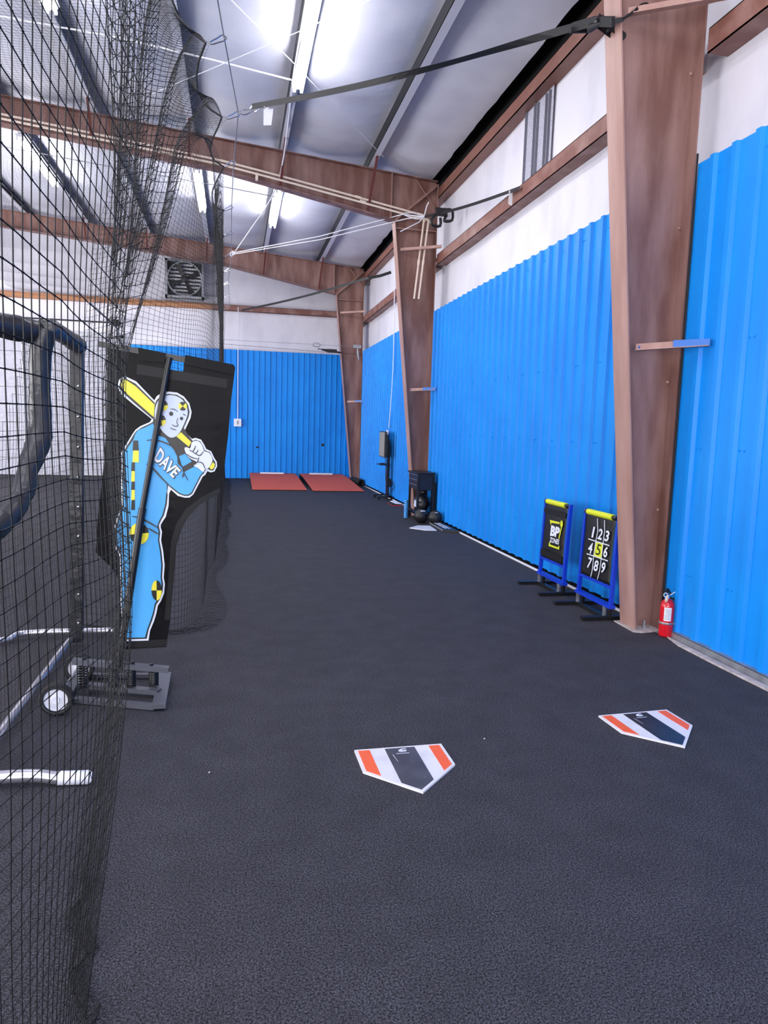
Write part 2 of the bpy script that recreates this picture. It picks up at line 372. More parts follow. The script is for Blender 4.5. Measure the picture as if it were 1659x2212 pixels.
rn = ('brown steel rafter overhead at the nearest column', 'brown steel rafter carrying the two cream pipes, at the middle column',
      'brown steel rafter at the farthest column, just before the end wall')
for k, yc in enumerate(FR):
    t = thing('steel_rafter', rn[k], 'beam', (2.6, yc, 4.95), 'steel rafters crossing under the roof')
    top = [(3.31, roofz(3.31)-.004), (XL+.05, roofz(XL)-.004)]
    bot = [(2.60, 4.965), (-.235, 5.49), (-3.43, 5.83), (XL+.05, 6.28)]
    m1 = MB(); m1.prism([(x, yc-.004, z) for x, z in [(2.60, 4.965), (3.31, 5.60)]+top+bot[::-1][:-1]], (0, .008, 0)); m1.build('web', M['brown'], t)
    m2 = MB(); m2.prism([(x, yc-.10, z) for x, z in bot]+[(x, yc-.10, z+.012) for x, z in bot[::-1]], (0, .2, 0)); m2.build('lower_flange', M['brown'], t)
    m3 = MB(); m3.prism([(x, yc-.10, z) for x, z in top]+[(x, yc-.10, z-.012) for x, z in top[::-1]], (0, .2, 0)); m3.build('upper_flange', M['brown'], t)
    m4 = MB()
    m4.box((2.52, yc-.10, 4.99), (2.532, yc-.004, roofz(2.52)-.02)); m4.bar((2.60, yc-.055, 4.98), (3.30, yc-.055, 5.60), .1, .012)
    if k: m4.bar((2.95, yc-.03, 5.66), (3.28, yc-.03, 5.24), .03, .008)
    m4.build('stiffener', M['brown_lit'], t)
    for px in PUR[:5]:
        zb = np.interp(px, [-3.43, -.235, 2.6], [5.83, 5.49, 4.965]); m = MB()
        m.bar((px+.02, yc-.62, roofz(px)+.02), (px-.02, yc-.10, zb+.03), .035, .035); m.build('flange_brace', M['redrod'], t)
for i, x in enumerate(PUR):
    z = roofz(x); ord_ = ('first', 'second', 'third', 'fourth', 'fifth', 'sixth', 'seventh', 'eighth')[i]
    t = thing('roof_purlin', '%s steel roof purlin counted from the right wall, running the length of the roof' % ord_, 'beam', (x, 0, z), 'roof purlins')
    m = MB(); m.box((x-.034, Y0, z+.0), (x-.028, YB-.05, z+.19)); m.box((x-.034, Y0, z), (x-.028+.0, YB-.05, z+.02)); m.build('web', M['purlin'], t)
    m = MB(); m.box((x-.034, Y0, z-.002), (x+.065, YB-.05, z+.004)); m.box((x+.061, Y0, z), (x+.065, YB-.05, z+.018)); m.build('lower_flange', M['purlin_l'], t)
# girts
m = MB(); t = thing('wall_girt', 'brown steel girt on the white upper part of the right wall', 'beam', (3.33, 10, 4.29), 'upper wall girts')
for a, b in bays: m.box((WX, a, 4.29), (WX+.010, b, 4.46)); m.box((WX, a, 4.29), (WB, b, 4.298)); m.box((WX, a, 4.452), (WB-.05, b, 4.46))
m.build('channel', M['girt'], t)
m = MB(); t = thing('wall_girt', 'brown steel girt across the white upper part of the far end wall', 'beam', (2, YE, 4.56), 'upper wall girts')
m.box((-.6, YE, 4.57), (WX-.05, YE+.01, 4.72)); m.box((-.6, YE, 4.57), (WX-.05, YB, 4.578)); m.box((-.6, YE, 4.712), (WX-.05, YB, 4.72)); m.build('channel', M['girt'], t)
m = MB(); m.box((XL, YE, 4.58), (-.6, YB, 4.72)); m.build('timber', M['wood'], t)['label'] = 'tan section seen through the net'

# ================================================================== lamps
def fixture(x, y0, L, label):
    z = roofz(x)-.05
    t = thing('fluorescent_strip_light', label, 'light', (x, y0, z), 'strip lights under the purlins')
    m = MB(); m.prism([(x-.05, y0, z-.02), (x-.085, y0, z+.035), (x+.085, y0, z+.035), (x+.05, y0, z-.02)], (0, L, 0)); m.build('housing', M['white'], t)
    for s in (-1, 1):
        m = MB(); m.tube([(x+s*.045, y0+.03, z-.045), (x+s*.045, y0+L-.03, z-.045)], .019, 8); m.build('tube', M['tube'], t, True)
        for yy in (y0+.01, y0+L-.025):
            m = MB(); m.box((x+s*.045-.016, yy, z-.07), (x+s*.045+.016, yy+.014, z-.015)); m.build('lamp_holder', M['white'], t)
fixture(.77, 7.27, 2.44, 'lit double strip light nearest above the open aisle, its end over the strap')
fixture(.78, 13.75, 2.44, 'lit double strip light over the aisle between middle and far rafters')
fixture(-2.02, 6.68, 2.44, 'lit double strip light seen through the net at the top left corner')
fixture(-.68, 13.5, 2.44, 'lit double strip light behind the net beyond the middle rafter')
fixture(-3.54, 13.5, 2.44, 'lit double strip light deep behind the net left of the others')
fixture(.77, .8, 2.44, 'added unseen strip light above the viewer, right side')  # strip lights around the viewer are unseen, added to brighten the hall
fixture(-2.12, .2, 2.44, 'added unseen strip light above the viewer, left side')
fixture(.77, -4.6, 2.44, 'added unseen strip light behind the viewer, right side')
fixture(-4.96, 6.7, 2.44, 'lit double strip light over the far side of the cage')
fixture(-4.96, .2, 2.44, 'added unseen strip light left of the viewer, outside the picture')
fixture(-2.12, -4.6, 2.44, 'added unseen strip light behind the viewer, left side')

# ================================================================== pipes, braces, wires
t = thing('pvc_conduit_run', 'pair of cream pipes along the middle rafter turning down the middle column', 'pipe', (3.1, 11.94, 3.7))
for dx, dz, yy, lab in ((0, 0, 11.92, 0), (.075, -.065, 11.91, 1)):
    m = MB(); p = [(-7.5, yy+.03, 6.31+dz), (-3.40, yy+.03, 5.935+dz), (-.214, yy+.02, 5.60+dz), (.9, yy, 5.42+dz), (2.96+dx*0, yy, 5.075+dz), (3.04+dx, yy, 5.06+dz+.0), (3.07+dx, yy, 5.0+dz*.3), (3.05+dx, yy, 4.8), (2.945+dx, yy, 3.70)]
    m.tube(p, .017, 8); pp = m.build('pipe', M['cream'], t, True)
    m = MB(); m.tube([p[4], p[5], p[6], (p[6][0], p[6][1], p[6][2]-.05)], .024, 8); m.tube([(1.90+dx, yy, 5.255+dz), (2.0+dx, yy, 5.238+dz)], .023, 8)
    q0, q1 = Vector(p[7]), Vector(p[8]); m.tube([q0.lerp(q1, .42), q0.lerp(q1, .49)], .022, 8); m.build('coupling', M['cream'], pp, True)
m = MB(); m.box((.30, 11.92, 5.36), (.34, 11.99, 5.47)); m.build('support_block', M['cream'], t)
def wire(name, label, cat, pts, r, mm, n=6, smooth=3, group=None):
    m = MB(); P = cat_rom(pts, smooth, False) if smooth else pts; m.tube(P, r, n)
    o = m.build(name, mm, None, True); return tag(o, label, cat, group)
def A3(a): return at(a[0], a[1], 'xyz'.index(a[2]), a[3])
wire('hanging_power_cord', 'white power cord drooping from near strip light past middle rafter to the net cable', 'cord',
     [A3(a) for a in ((650, 85, 'y', 8.3), (633, 180, 'y', 9.6), (622, 270, 'y', 11.0), (608, 365, 'y', 11.85), (585, 430, 'y', 12.7), (545, 490, 'y', 13.7), (505, 548, 'y', 14.6))], .011, M['cord'])
wire('roof_brace_rod', 'thin white roof brace wire slanting from top left down to the second purlin', 'wire', [A3((440, -60, 'z', 5.97)), A3((643, 145, 'z', 5.88)), A3((829, 339, 'z', 5.76))], .005, M['cord'], smooth=0)
wire('roof_brace_rod', 'thin white roof brace wire rising to the right across the near strip light', 'wire', [A3((840, -18, 'z', 5.82)), A3((600, 88, 'z', 5.88)), A3((330, 202, 'z', 5.96))], .005, M['cord'], smooth=0)
wire('ceiling_conduit', 'white conduit running left from the end of the near strip light', 'pipe', [A3((636, 174, 'z', 5.86)), A3((455, 128, 'z', 5.95)), A3((250, 80, 'z', 6.05)), A3((0, 35, 'z', 6.15))], .011, M['white'], smooth=0)
wire('ceiling_conduit', 'thin grey conduit running left from the far strip light below the middle rafter', 'pipe', [A3((594, 425, 'y', 13.7)), A3((475, 402, 'y', 13.7)), A3((250, 362, 'y', 13.7)), A3((0, 315, 'y', 13.7))], .008, M['galv'], smooth=0)
wire('wall_conduit', 'thin white conduit dropping down the far end wall to the switch box', 'pipe', [(.075, YE-.03, 4.66), (.075, YE-.03, 4.60), (.075, YE-.03, 1.62)], .012, M['cord'], smooth=0)
t = thing('switch_box', 'white switch box mounted on the far blue wall', 'switch', (.07, YE-.03, 1.42))
m = MB(); m.box((-.03, YE-.10, 1.44), (.17, YE-.02, 1.65)); m.build('cover', M['white'], t)
m = MB(); m.box((.05, YE-.115, 1.50), (.09, YE-.10, 1.60)); m.tube([(.17, YE-.06, 1.51), (.215, YE-.06, 1.51)], .014, 6); m.build('toggle', M['galv'], t)
# mid bay right wall: white cord and outlet
wire('wall_power_cord', 'long white cord hanging on the right wall between the middle and far columns', 'cord',
     [A3((853, 560, 'x', 3.27)), A3((852, 640, 'x', 3.27)), A3((849, 800, 'x', 3.27)), A3((840, 925, 'x', 3.27))], .010, M['cord'])
o = at(838, 936, 0, 3.29); m = MB(); m.lathe([(.01, -.06), (.07, -.03), (.075, .0)], o, (1, 0, 0), 12); tag(m.build('wall_socket_cover', M['white'], None, True, loc=o), 'round white fitting on the blue wall above the television', 'fitting')
# wires with turnbuckles near the far column
for i, (a, b, lab) in enumerate((((470, 733), (850, 753), 'upper thin steel wire stretched in front of the far end wall to the far column'),
                                 ((470, 742), (800, 768), 'lower thin steel wire stretched in front of the far end wall to the far column'))):
    wire('steel_wire', lab, 'wire', [at(*a, 1, 18.9), at(*b, 1, 18.9)], .004, M['blackmat'] if i else M['galv'], smooth=0)
for px, py, mm, lab in ((703, 757, 'black', 'black turnbuckle hooked on the lower steel wire'), (684, 745, 'galv', 'small steel clamp on the upper steel wire left of the far column'),
                        (772, 750, 'galv', 'steel ratchet hanging on the wires against the far column')):
    p = at(px, py, 1, 18.88); m = MB()
    if mm == 'black':
        m.tube([p+Vector((-.1, 0, .02)), p+Vector((.05, 0, 0)), p+Vector((.42, 0, -.04))], [.02, .035, .02], 6); m.box(p+Vector((.05, -.03, -.05)), p+Vector((.3, .03, .04)))
        m.tube([p+Vector((-.1, 0, .02)), p+Vector((-.18, 0, .04)), p+Vector((-.2, 0, 0))], .012, 6)
    elif px < 700:
        m.tube([p+Vector((.1*math.cos(a), 0, .05*math.sin(a))) for a in np.linspace(0, 6.28, 12)[:-1]], .012, 6, closed=True)
    else:
        m.box(p+Vector((-.12, -.03, -.03)), p+Vector((.1, .03, .06))); m.tube([p+Vector((0, 0, -.03)), p+Vector((.02, 0, -.2)), p+Vector((.05, 0, -.34))], [.02, .03, .02], 6)
    tag(m.build('turnbuckle' if px < 750 else 'wire_ratchet', M[mm], None, True, loc=p), lab, 'hardware')

# ================================================================== net cable, carabiners, straps
CAB = [(-.25, 1.5, 4.8), (-.2, 4.0, 4.8), (-.147, 6.10, 4.8), (-.105, 6.64, 4.8), (.021, 8.13, 4.8), (-.029, 9.59, 4.8), (-.067, 11.59, 4.8), (-.081, 14.67, 4.8), (-.16, 17.0, 4.75), (-.15, 20.2, 4.62)]
wire('net_support_cable', 'thin grey steel cable from which the batting cage net hangs', 'cable', CAB, .006, M['galv'], smooth=0)
def cabx(y): return float(np.interp(y, [c[1] for c in CAB], [c[0] for c in CAB])), float(np.interp(y, [c[1] for c in CAB], [c[2] for c in CAB]))
CLIPS = [2.1, 3.6, 5.1, 6.64, 8.13, 9.59, 11.5, 13.0, 14.6, 15.9, 17.2, 18.5, 19.7]
def nettop(y):
    x, z = cabx(y); i = max(0, min(len(CLIPS)-2, int(np.searchsorted(CLIPS, y))-1)); a, b = CLIPS[i], CLIPS[i+1]
    u = min(1, max(0, (y-a)/(b-a))); s = math.sin(math.pi*u)**.8; return x-.11-.17*s, z-.06-.09*s*(b-a)/1.5
place = {6.64: 'carabiner high up in front of the roof, above the long grey strap', 8.13: 'carabiner where the long grey strap meets the net cable', 9.59: 'carabiner on the net cable just in front of the middle rafter',
         11.5: 'first carabiner on the net cable below the middle rafter', 13.0: 'second carabiner on the net cable below the middle rafter', 14.6: 'carabiner where two white ropes meet the net cable',
         15.9: 'first carabiner on the net cable below the white rope knot', 17.2: 'second carabiner on the net cable below the white rope knot', 18.5: 'third carabiner below the white rope knot', 19.7: 'lowest and farthest carabiner at the end wall girt',
         2.1: 'carabiner on the net cable overhead outside the picture, nearest', 3.6: 'carabiner on the net cable overhead outside the picture, second', 5.1: 'carabiner on the net cable overhead outside the picture, third'}
for yc in CLIPS[2:]:
    x, z = cabx(yc); nx, nz = nettop(yc); a = Vector((x+.012, yc, z+.01)); b = Vector((nx, yc, nz)); d = b-a; per = Vector((-d.z, 0, d.x)).normalized()
    m = MB(); loop = [a+per*.012, a+per*.028+d*.15, a+per*.022+d*.5, b+per*.012, b-per*.008, a-per*.012+d*.5, a-per*.018+d*.15]
    m.tube(cat_rom(loop, 4), .006, 6, closed=True)
    tag(m.build('carabiner', M['chrome'], None, True, loc=a), place[yc], 'carabiner', 'carabiners holding the net to its cable')
def ribbon(mb, pts, wd, tws, th=.003):
    P = [Vector(p) for p in pts]; n = len(P); vs = []
    for i, p in enumerate(P):
        tt = (P[min(i+1, n-1)]-P[max(i-1, 0)]).normalized(); s = tt.cross(Vector((0, 0, 1))).normalized(); u = s.cross(tt)
        a = tws[i] if isinstance(tws, (list, tuple)) else tws
        wv = (u*math.cos(a)+s*math.sin(a))*(wd/2); tv = tt.cross(wv).normalized()*(th/2)
        vs += [p-wv-tv, p+wv-tv, p+wv+tv, p-wv+tv]
    fs = [(0, 1, 2, 3), tuple(4*(n-1)+k for k in (3, 2, 1, 0))]
    for i in range(n-1):
        for k in range(4): fs.append((4*i+k, 4*i+(k+1) % 4, 4*i+4+(k+1) % 4, 4*i+4+k))
    mb.add(vs, fs)
def lerp(a, b, t): return Vector(a).lerp(Vector(b), t)
# strap one: cable to the nearest column
s0 = Vector((.06, 8.10, 4.80)); s1 = at(1240, 58, 1, 5.25); s2 = at(1325, 47, 1, 4.90); s3 = at(1400, 8, 1, 4.90)
t = thing('ratchet_strap', 'long grey ratchet strap from the net cable to the nearest brown column', 'strap', s0, 'ratchet straps pulling the net cable')
m = MB(); N = 24; tw = [.1+1.35*abs(i/N-.62)/.62 if False else (0.15 if i/N < .45 else .15+1.2*math.sin(math.pi*(i/N-.45)/.55)) for i in range(N+1)]
ribbon(m, [lerp(s0+Vector((.10, -.12, .02)), s1, i/N)-Vector((0, 0, .05*math.sin(math.pi*i/N))) for i in range(N+1)], .055, tw); m.build('webbing', M['strap'], t)
m = MB(); m.tube(cat_rom([s0+Vector((-.03, 0, 0)), s0+Vector((.03, 0, .03)), s0+Vector((.10, -.02, .02)), s0+Vector((.03, 0, -.02))], 4), .006, 6, closed=True)
m.tube(cat_rom([s0+Vector((.08, -.08, .01)), s0+Vector((.13, -.13, .04)), s0+Vector((.17, -.16, .0)), s0+Vector((.13, -.13, -.03))], 4), .008, 6, closed=True); m.build('hook', M['chrome'], t, True)
m = MB(); q = lerp(s0, s1, .09)
m.prism([q+Vector((-.0, 0, -.02)), q+Vector((.10, 0, -.005)), q+Vector((.08, 0, -.17)), q+Vector((0, 0, -.18))], (0, .002, 0)); m.prism([q+Vector((.0, -.01, .0)), q+Vector((.09, -.01, .07)), q+Vector((.04, -.01, -.03))], (0, .002, 0)); m.build('care_tag', M['paper'], t)['label'] = 'white tag'
m = MB(); ribbon(m, [s1, lerp(s1, s2, .5)+Vector((0, 0, .02)), s2], .06, .5, .03); m.tube([s1+Vector((-.03, 0, -.03)), s1+Vector((.12, 0, .01)), lerp(s1, s2, .45)+Vector((0, 0, -.02)), lerp(s1, s2, .7)], [.02, .035, .03, .012], 8); m.build('bundled_webbing', M['strap'], t, True)
q = lerp(s1, s2, .62); m = MB()
d = (s2-s1).normalized(); u = Vector((0, 0, 1)); R3 = Matrix.Translation(q) @ Matrix((( d.x, d.y, d.z, 0), (0, 1, 0, 0), (-.25, 0, 1, 0), (0, 0, 0, 1))).transposed()
for dy in (-.03, .03): m.bar(q+Vector((-.02, dy, .03)), q+Vector((.20, dy, -.075)), .006, .05)
m.tube([q+Vector((0, -.035, .02)), q+Vector((0, .035, .02))], .022, 10); m.tube([q+Vector((.19, -.035, -.07)), q+Vector((.19, .035, -.07))], .02, 8); m.tube([q+Vector((.09, -.035, -.03)), q+Vector((.09, .035, -.03))], .014, 8)
m.bar(q+Vector((-.02, 0, .01)), q+Vector((.13, 0, .05)), .05, .02); m.build('ratchet', M['black'], t, True)
m = MB(); ribbon(m, [q, lerp(q, s2, .9), s2+Vector((.07, 0, .025))], .03, .3, .006); m.tube([s2+Vector((.07, 0, .025)), lerp(s2, s3, .7)], .010, 6); m.tube(cat_rom([lerp(s2, s3, .6), lerp(s2, s3, .8)+Vector((0, 0, .02)), s3, lerp(s2, s3, .8)-Vector((0, 0, .02))], 3), .006, 6, closed=True); m.build('end_hook', M['black'], t, True)
# strap two: right wall girt to the middle column rope
a = at(1122, 406, 0, 3.29); c = at(918, 468, 1, 11.75)
t = thing('ratchet_strap', 'black ratchet strap from the right wall girt to the ropes at the middle column', 'strap', a, 'ratchet straps pulling the net cable')
m = MB(); ribbon(m, [lerp(a, c, i/8)-Vector((0, 0, .03*math.sin(math.pi*i/8))) for i in range(9)], .045, .2); m.build('webbing', M['strap'], t)
q = lerp(a, c, .80); m = MB(); m.box(q+Vector((-.06, -.04, -.05)), q+Vector((.12, .04, .06)))
m.tube(cat_rom([q+Vector((.06, 0, .03)), q+Vector((.20, 0, .05)), q+Vector((.21, 0, -.10)), q+Vector((.08, 0, -.12)), q+Vector((.12, 0, -.03))], 3, False), .022, 6)
m.tube(cat_rom([q+Vector((-.02, 0, -.02)), q+Vector((-.12, 0, -.12)), q+Vector((-.10, 0, -.20)), q+Vector((.02, 0, -.20)), q+Vector((.02, 0, -.08))], 3, False), .024, 6); m.build('ratchet', M['black'], t, True)
q = lerp(a, c, .07); m = MB(); m.prism([q+Vector((-.02, 0, -.0)), q+Vector((.03, 0, -.0)), q+Vector((.03, 0, -.17)), q+Vector((-.02, 0, -.16))], (0, .002, 0)); m.build('care_tag', M['paper'], t)
# strap three
a = at(845, 588, 0, 3.28); b = at(796, 600, 1, 15.6); c = at(522, 670, 1, 19.7)
t = thing('ratchet_strap', 'thin black ratchet strap stretched across the far end wall to the net', 'strap', c, 'ratchet straps pulling the net cable')
m = MB(); ribbon(m, [lerp(c, b, i/10)-Vector((0, 0, .05*math.sin(math.pi*i/10))) for i in range(11)], .05, .2); m.build('webbing', M['strap'], t)
m = MB(); ribbon(m, [b, lerp(b, a, .5)-Vector((0, 0, .02)), a], .06, .3, .03); m.tube(cat_rom([b+Vector((.02, 0, -.03)), b+Vector((.03, 0, -.14)), b+Vector((-.04, 0, -.15)), b+Vector((-.05, 0, -.10))], 3, False), .012, 6); m.build('ratchet', M['black'], t, True)
# white ropes
k0 = Vector((-.07, 14.6, 4.80)); k1 = at(916, 468, 1, 11.72)
t = thing('tie_rope', 'white ropes pulled from the net cable to the middle column with loose ends', 'rope', k0)
for i, (dz, e) in enumerate(((.03, (870, 463)), (-.03, (880, 472)))):
    m = MB(); m.tube([k0+Vector((0, 0, dz*.4)), lerp(k0, k1, .5)+Vector((0, 0, dz-.02)), at(*e, 1, 11.85), k1], .008, 6); m.build('strand', M['cord'], t, True)
m = MB(); m.tube([k1, at(905, 480, 1, 11.7), at(865, 500, 1, 11.7)], .010, 6); m.tube([k1, at(922, 445, 1, 11.7), at(926, 437, 1, 11.7)], .010, 6)
m.tube(cat_rom([k1, at(895, 460, 1, 11.75), at(870, 462, 1, 11.8), at(900, 473, 1, 11.7)], 3), .008, 6, closed=True); m.build('loose_end', M['cord'], t, True)
m = MB(); m.tube(cat_rom([k0+Vector((.02, 0, .05)), k0+Vector((-.02, 0, .02)), k0+Vector((-.03, 0, -.04)), k0+Vector((.02, 0, -.03)), k0+Vector((.03, 0, .01))], 3), .009, 6, closed=True); m.build('knot', M['cord'], t, True)

# ================================================================== wall fan behind the net
fc = Vector((-1.33, YE-.02, 5.30))
t = thing('wall_exhaust_fan', 'square louvred exhaust fan high on the far end wall behind the net', 'fan', fc)
m = MB()
for sx, sz in ((-1, 0), (1, 0), (0, -1), (0, 1)):
    lo = Vector((fc.x+sx*.47-(.03 if sx else .5), fc.y-.10, fc.z+sz*.47-(.03 if sz else .5))); hi = Vector((fc.x+sx*.47+(.03 if sx else .5), fc.y+.12, fc.z+sz*.47+(.03 if sz else .5))); m.box(lo, hi)
m.build('housing', M['galv'], t)
m = MB(); m.tube([fc+Vector((.44*math.cos(a), -.08, .44*math.sin(a))) for a in np.linspace(0, 2*math.pi, 33)[:-1]], .02, 6, closed=True); m.build('ring', M['galv'], t, True)
m = MB(); m.box(fc+Vector((-.45, .10, -.45)), fc+Vector((.45, .11, .45))); m.build('dark_opening', M['purlin'], t)
for i in range(9):
    z = -.38+i*.095; hw = math.sqrt(max(.01, .43**2-z*z)); m = MB(); m.bar(fc+Vector((-hw, .05, z)), fc+Vector((hw, .05, z)), .06, .012, (0, .5, 1)); m.build('louvre', M['white'], t)
for k in range(4):
    a = k*math.pi/2+.5; m = MB(); d = Vector((math.cos(a), 0, math.sin(a))); e = Vector((-d.z, 0, d.x))
    m.prism([fc+d*.06-e*.03+Vector((0, -.02, 0)), fc+d*.40-e*.10+Vector((0, -.04, 0)), fc+d*.42+e*.06+Vector((0, .0, 0)), fc+d*.06+e*.04], (0, .008, 0)); m.build('blade', M['purlin'], t)
m = MB(); m.lathe([(.03, -.12), (.09, -.10), (.09, .04)], fc, (0, 1, 0), 14); m.build('motor', M['purlin'], t, True)

# ================================================================== home plates (near)
IN = .0254
def plate(cx, cy, ang, label, grey):
    t = thing('home_plate', label, 'home plate', (cx, cy, 0), 'striped home plates on the turf'); c, s = math.cos(ang), math.sin(ang)
    def W(p, z): return Vector((cx+p[0]*IN*c-p[1]*IN*s, cy+p[0]*IN*s+p[1]*IN*c, z))
    m = MB(); m.prism([W(p, .001) for p in ((-8.5, 8.5), (8.5, 8.5), (8.5, 0), (0, -8.5), (-8.5, 0))], (0, 0, .009)); m.build('base', M['rpl_w'], t)
    def low(x): return -8.5+abs(x)+.75
    def sm(a, b, nm, mm):
        xs = [a]+([0] if a < 0 < b else [])+[b]; m = MB()
        m.prism([W((a, 7.95), .010), W((b, 7.95), .010)]+[W((x, low(x)), .010) for x in xs[::-1]], (0, 0, .0012)); return m.build(nm, mm, t)
    g = sm(-2.8, 3.0, 'centre_stripe', grey); sm(-7.9, -5.7, 'side_stripe', M['rpl_o']); sm(5.8, 7.9, 'side_stripe', M['rpl_o'])
    m = MB(); m.flat([W(p, .0118) for p in ((-.1, 6.2), (1.0, 6.3), (1.2, 6.9), (.5, 6.8), (.25, 6.95), (.5, 7.15), (1.1, 7.2), (1.25, 7.55), (.3, 7.5), (-.35, 7.0), (-.5, 6.5))])
    for q in range(9): m.flat([W((-1.1+q*.28, 5.45+.0), .0118), W((-.9+q*.28, 5.45), .0118), W((-.88+q*.28, 5.75), .0118), W((-1.08+q*.28, 5.8), .0118)])
    m.flat([W(p, .0118) for p in ((-1.1, 5.58), (1.4, 5.6), (1.4, 5.67), (-1.1, 5.66))]); m.build('logo', M['pal_w'], g)
    m = MB(); rr = random.Random(int(cx*100))
    for q in range(5):
        x, y, a = rr.uniform(-2.3, 2.4), rr.uniform(-5, 4.5), rr.uniform(-1, 1); L = rr.uniform(.15, .7)
        m.flat([W((x, y), .0117), W((x+L*math.cos(a), y+L*math.sin(a)), .0117), W((x+L*math.cos(a), y+L*math.sin(a)+.06), .0117)])
    m.flat([W((-1.9, 5.4), .0117), W((-1.75, 5.4), .0117), W((-1.5, 2.6), .0117), W((-1.58, 2.6), .0117)]); m.build('scuff', M['rpl_w'], g)
M['rpl_g2'] = mat('plate_dark_grey', (34, 37, 46), .33, rgb2=(52, 54, 64), nscale=8, lo=.4, hi=.8)
plate(.782, 2.948, .0176, 'orange, white and grey home plate lying nearest, left of the other striped plate', M['rpl_g'])
plate(2.178, 3.176, .0577, 'orange, white and dark grey home plate lying to the right, closer to the blue wall', M['rpl_g2'])

# ================================================================== pitching mounds
def mound(xa, xb, yf, label):
    t = thing('pitching_mound', label, 'pitching mound', ((xa+xb)/2, yf, 0), 'portable pitching mounds')
    prof = [(yf, .03), (yf+.4, .045), (yf+2.1, .135), (yf+2.7, .16), (20.12, .165)]
    m = MB(); m.prism([(xa+.01, y, z-.012) for y, z in prof]+[(xa+.01, 20.12, 0.001), (xa+.01, yf, 0.001)], (xb-xa-.02, 0, 0)); m.build('base', M['blackmat'], t)
    m = MB(); m.prism([(xa, y, z) for y, z in prof]+[(xa, y, z-.012) for y, z in prof[::-1]], (xb-xa, 0, 0)); m.build('turf_top', M['mound'], t)
    m = MB(); c = (xa+xb)/2-.02; m.box((c-.32, 19.80, .165), (c+.32, 19.96, .20)); m.build('pitching_rubber', M['white'], t)
mound(.40, 1.66, 16.56, 'left red turf pitching mound against the far blue wall')
mound(1.79, 3.00, 16.42, 'right red turf pitching mound against the far blue wall, beside the farthest column')
# rolled mat
a, b = Vector((3.10, 19.30-.0, .10)), Vector((3.195, 17.95, .10)); a = Vector((3.115, 18.85, .10)); d = (b-a).normalized(); s = Vector((d.y, -d.x, 0))
m = MB(); prev = None; pr = []
for i in range(40):
    th = i/39*4*math.pi; r = .04+.055*i/39; pr.append((r*math.cos(th), r*math.sin(th)))
for (x1, z1), (x2, z2) in zip(pr, pr[1:]):
    q = [a+s*x1+Vector((0, 0, z1)), a+s*x2+Vector((0, 0, z2)), b+s*x2+Vector((0, 0, z2)), b+s*x1+Vector((0, 0, z1))]; m.add(q, [(0, 1, 2, 3)])
o = m.build('rolled_turf_mat', M['rubber'], None, True, loc=a); tag(o, 'rolled up black mat lying at the foot of the farthest column', 'mat'); md = o.modifiers.new('s', 'SOLIDIFY'); md.thickness = .012

# ================================================================== television on rolling stand
t = thing('television_stand', 'black rolling stand holding the television against the blue wall', 'stand', (3.20, 14.9, 0))
m = MB(); m.box((2.98, 14.62, .055), (3.29, 14.68, .085)); m.box((2.98, 15.10, .055), (3.29, 15.16, .085)); m.box((3.19, 14.62, .055), (3.26, 15.16, .085)); m.build('base', M['black'], t)
for x, y in ((3.0, 14.65), (3.27, 14.65), (3.0, 15.13), (3.27, 15.13)):
    m = MB(); m.lathe([(.028, -.012), (.028, .012)], (x, y, .029), (0, 1, 0), 10); m.bar((x, y, .03), (x, y, .06), .02, .02, (0, 1, 0)); m.build('caster', M['rubber'], t)
m = MB(); m.box((3.20, 14.82, .08), (3.25, 14.96, 1.25)); m.build('column', M['black'], t)
m = MB(); m.box((3.01, 14.68, .735), (3.23, 15.10, .752)); m.box((3.05, 14.72, .752), (3.14, 14.95, .775)); m.build('shelf', M['black'], t)
m = MB(); m.box((3.15, 14.75, 1.10), (3.21, 15.05, 1.30)); m.build('mount', M['black'], t)
m = MB(); m.tube(cat_rom([(3.12, 14.7, .95), (3.13, 14.68, .7), (3.14, 14.65, .35), (3.22, 14.62, .12)], 3, False), .006, 5); m.tube(cat_rom([(3.255, 14.8, .42), (3.27, 14.7, .41), (3.28, 14.45, .30), (3.26, 14.7, .18)], 4, False), .008, 5); m.build('cable', M['rubber'], t, True)
m = MB(); m.box((3.245, 14.78, .27), (3.285, 14.90, .44)); m.build('power_strip', M['black'], t)
ta, tb = Vector((3.065, 14.55, 0)), Vector((3.135, 15.45, 0)); d = (tb-ta).normalized(); n = Vector((-d.y, d.x, 0))
t = thing('television', 'flat television seen edge-on, mounted on the black rolling stand', 'television', (3.1, 15, .9))
def slab(m, off0, off1, z0, z1, e=0):
    P = [ta+d*e+n*off0, tb-d*e+n*off0, tb-d*e+n*off1, ta+d*e+n*off1]; m.prism([p+Vector((0, 0, z0)) for p in P], (0, 0, z1-z0))
m = MB(); slab(m, 0, -.045, .90, 1.45); slab(m, -.045, -.085, .95, 1.38, .1); m.build('case', M['black'], t)
m = MB(); slab(m, .002, 0, .915, 1.435, .02); m.build('screen', M['screen'], t)

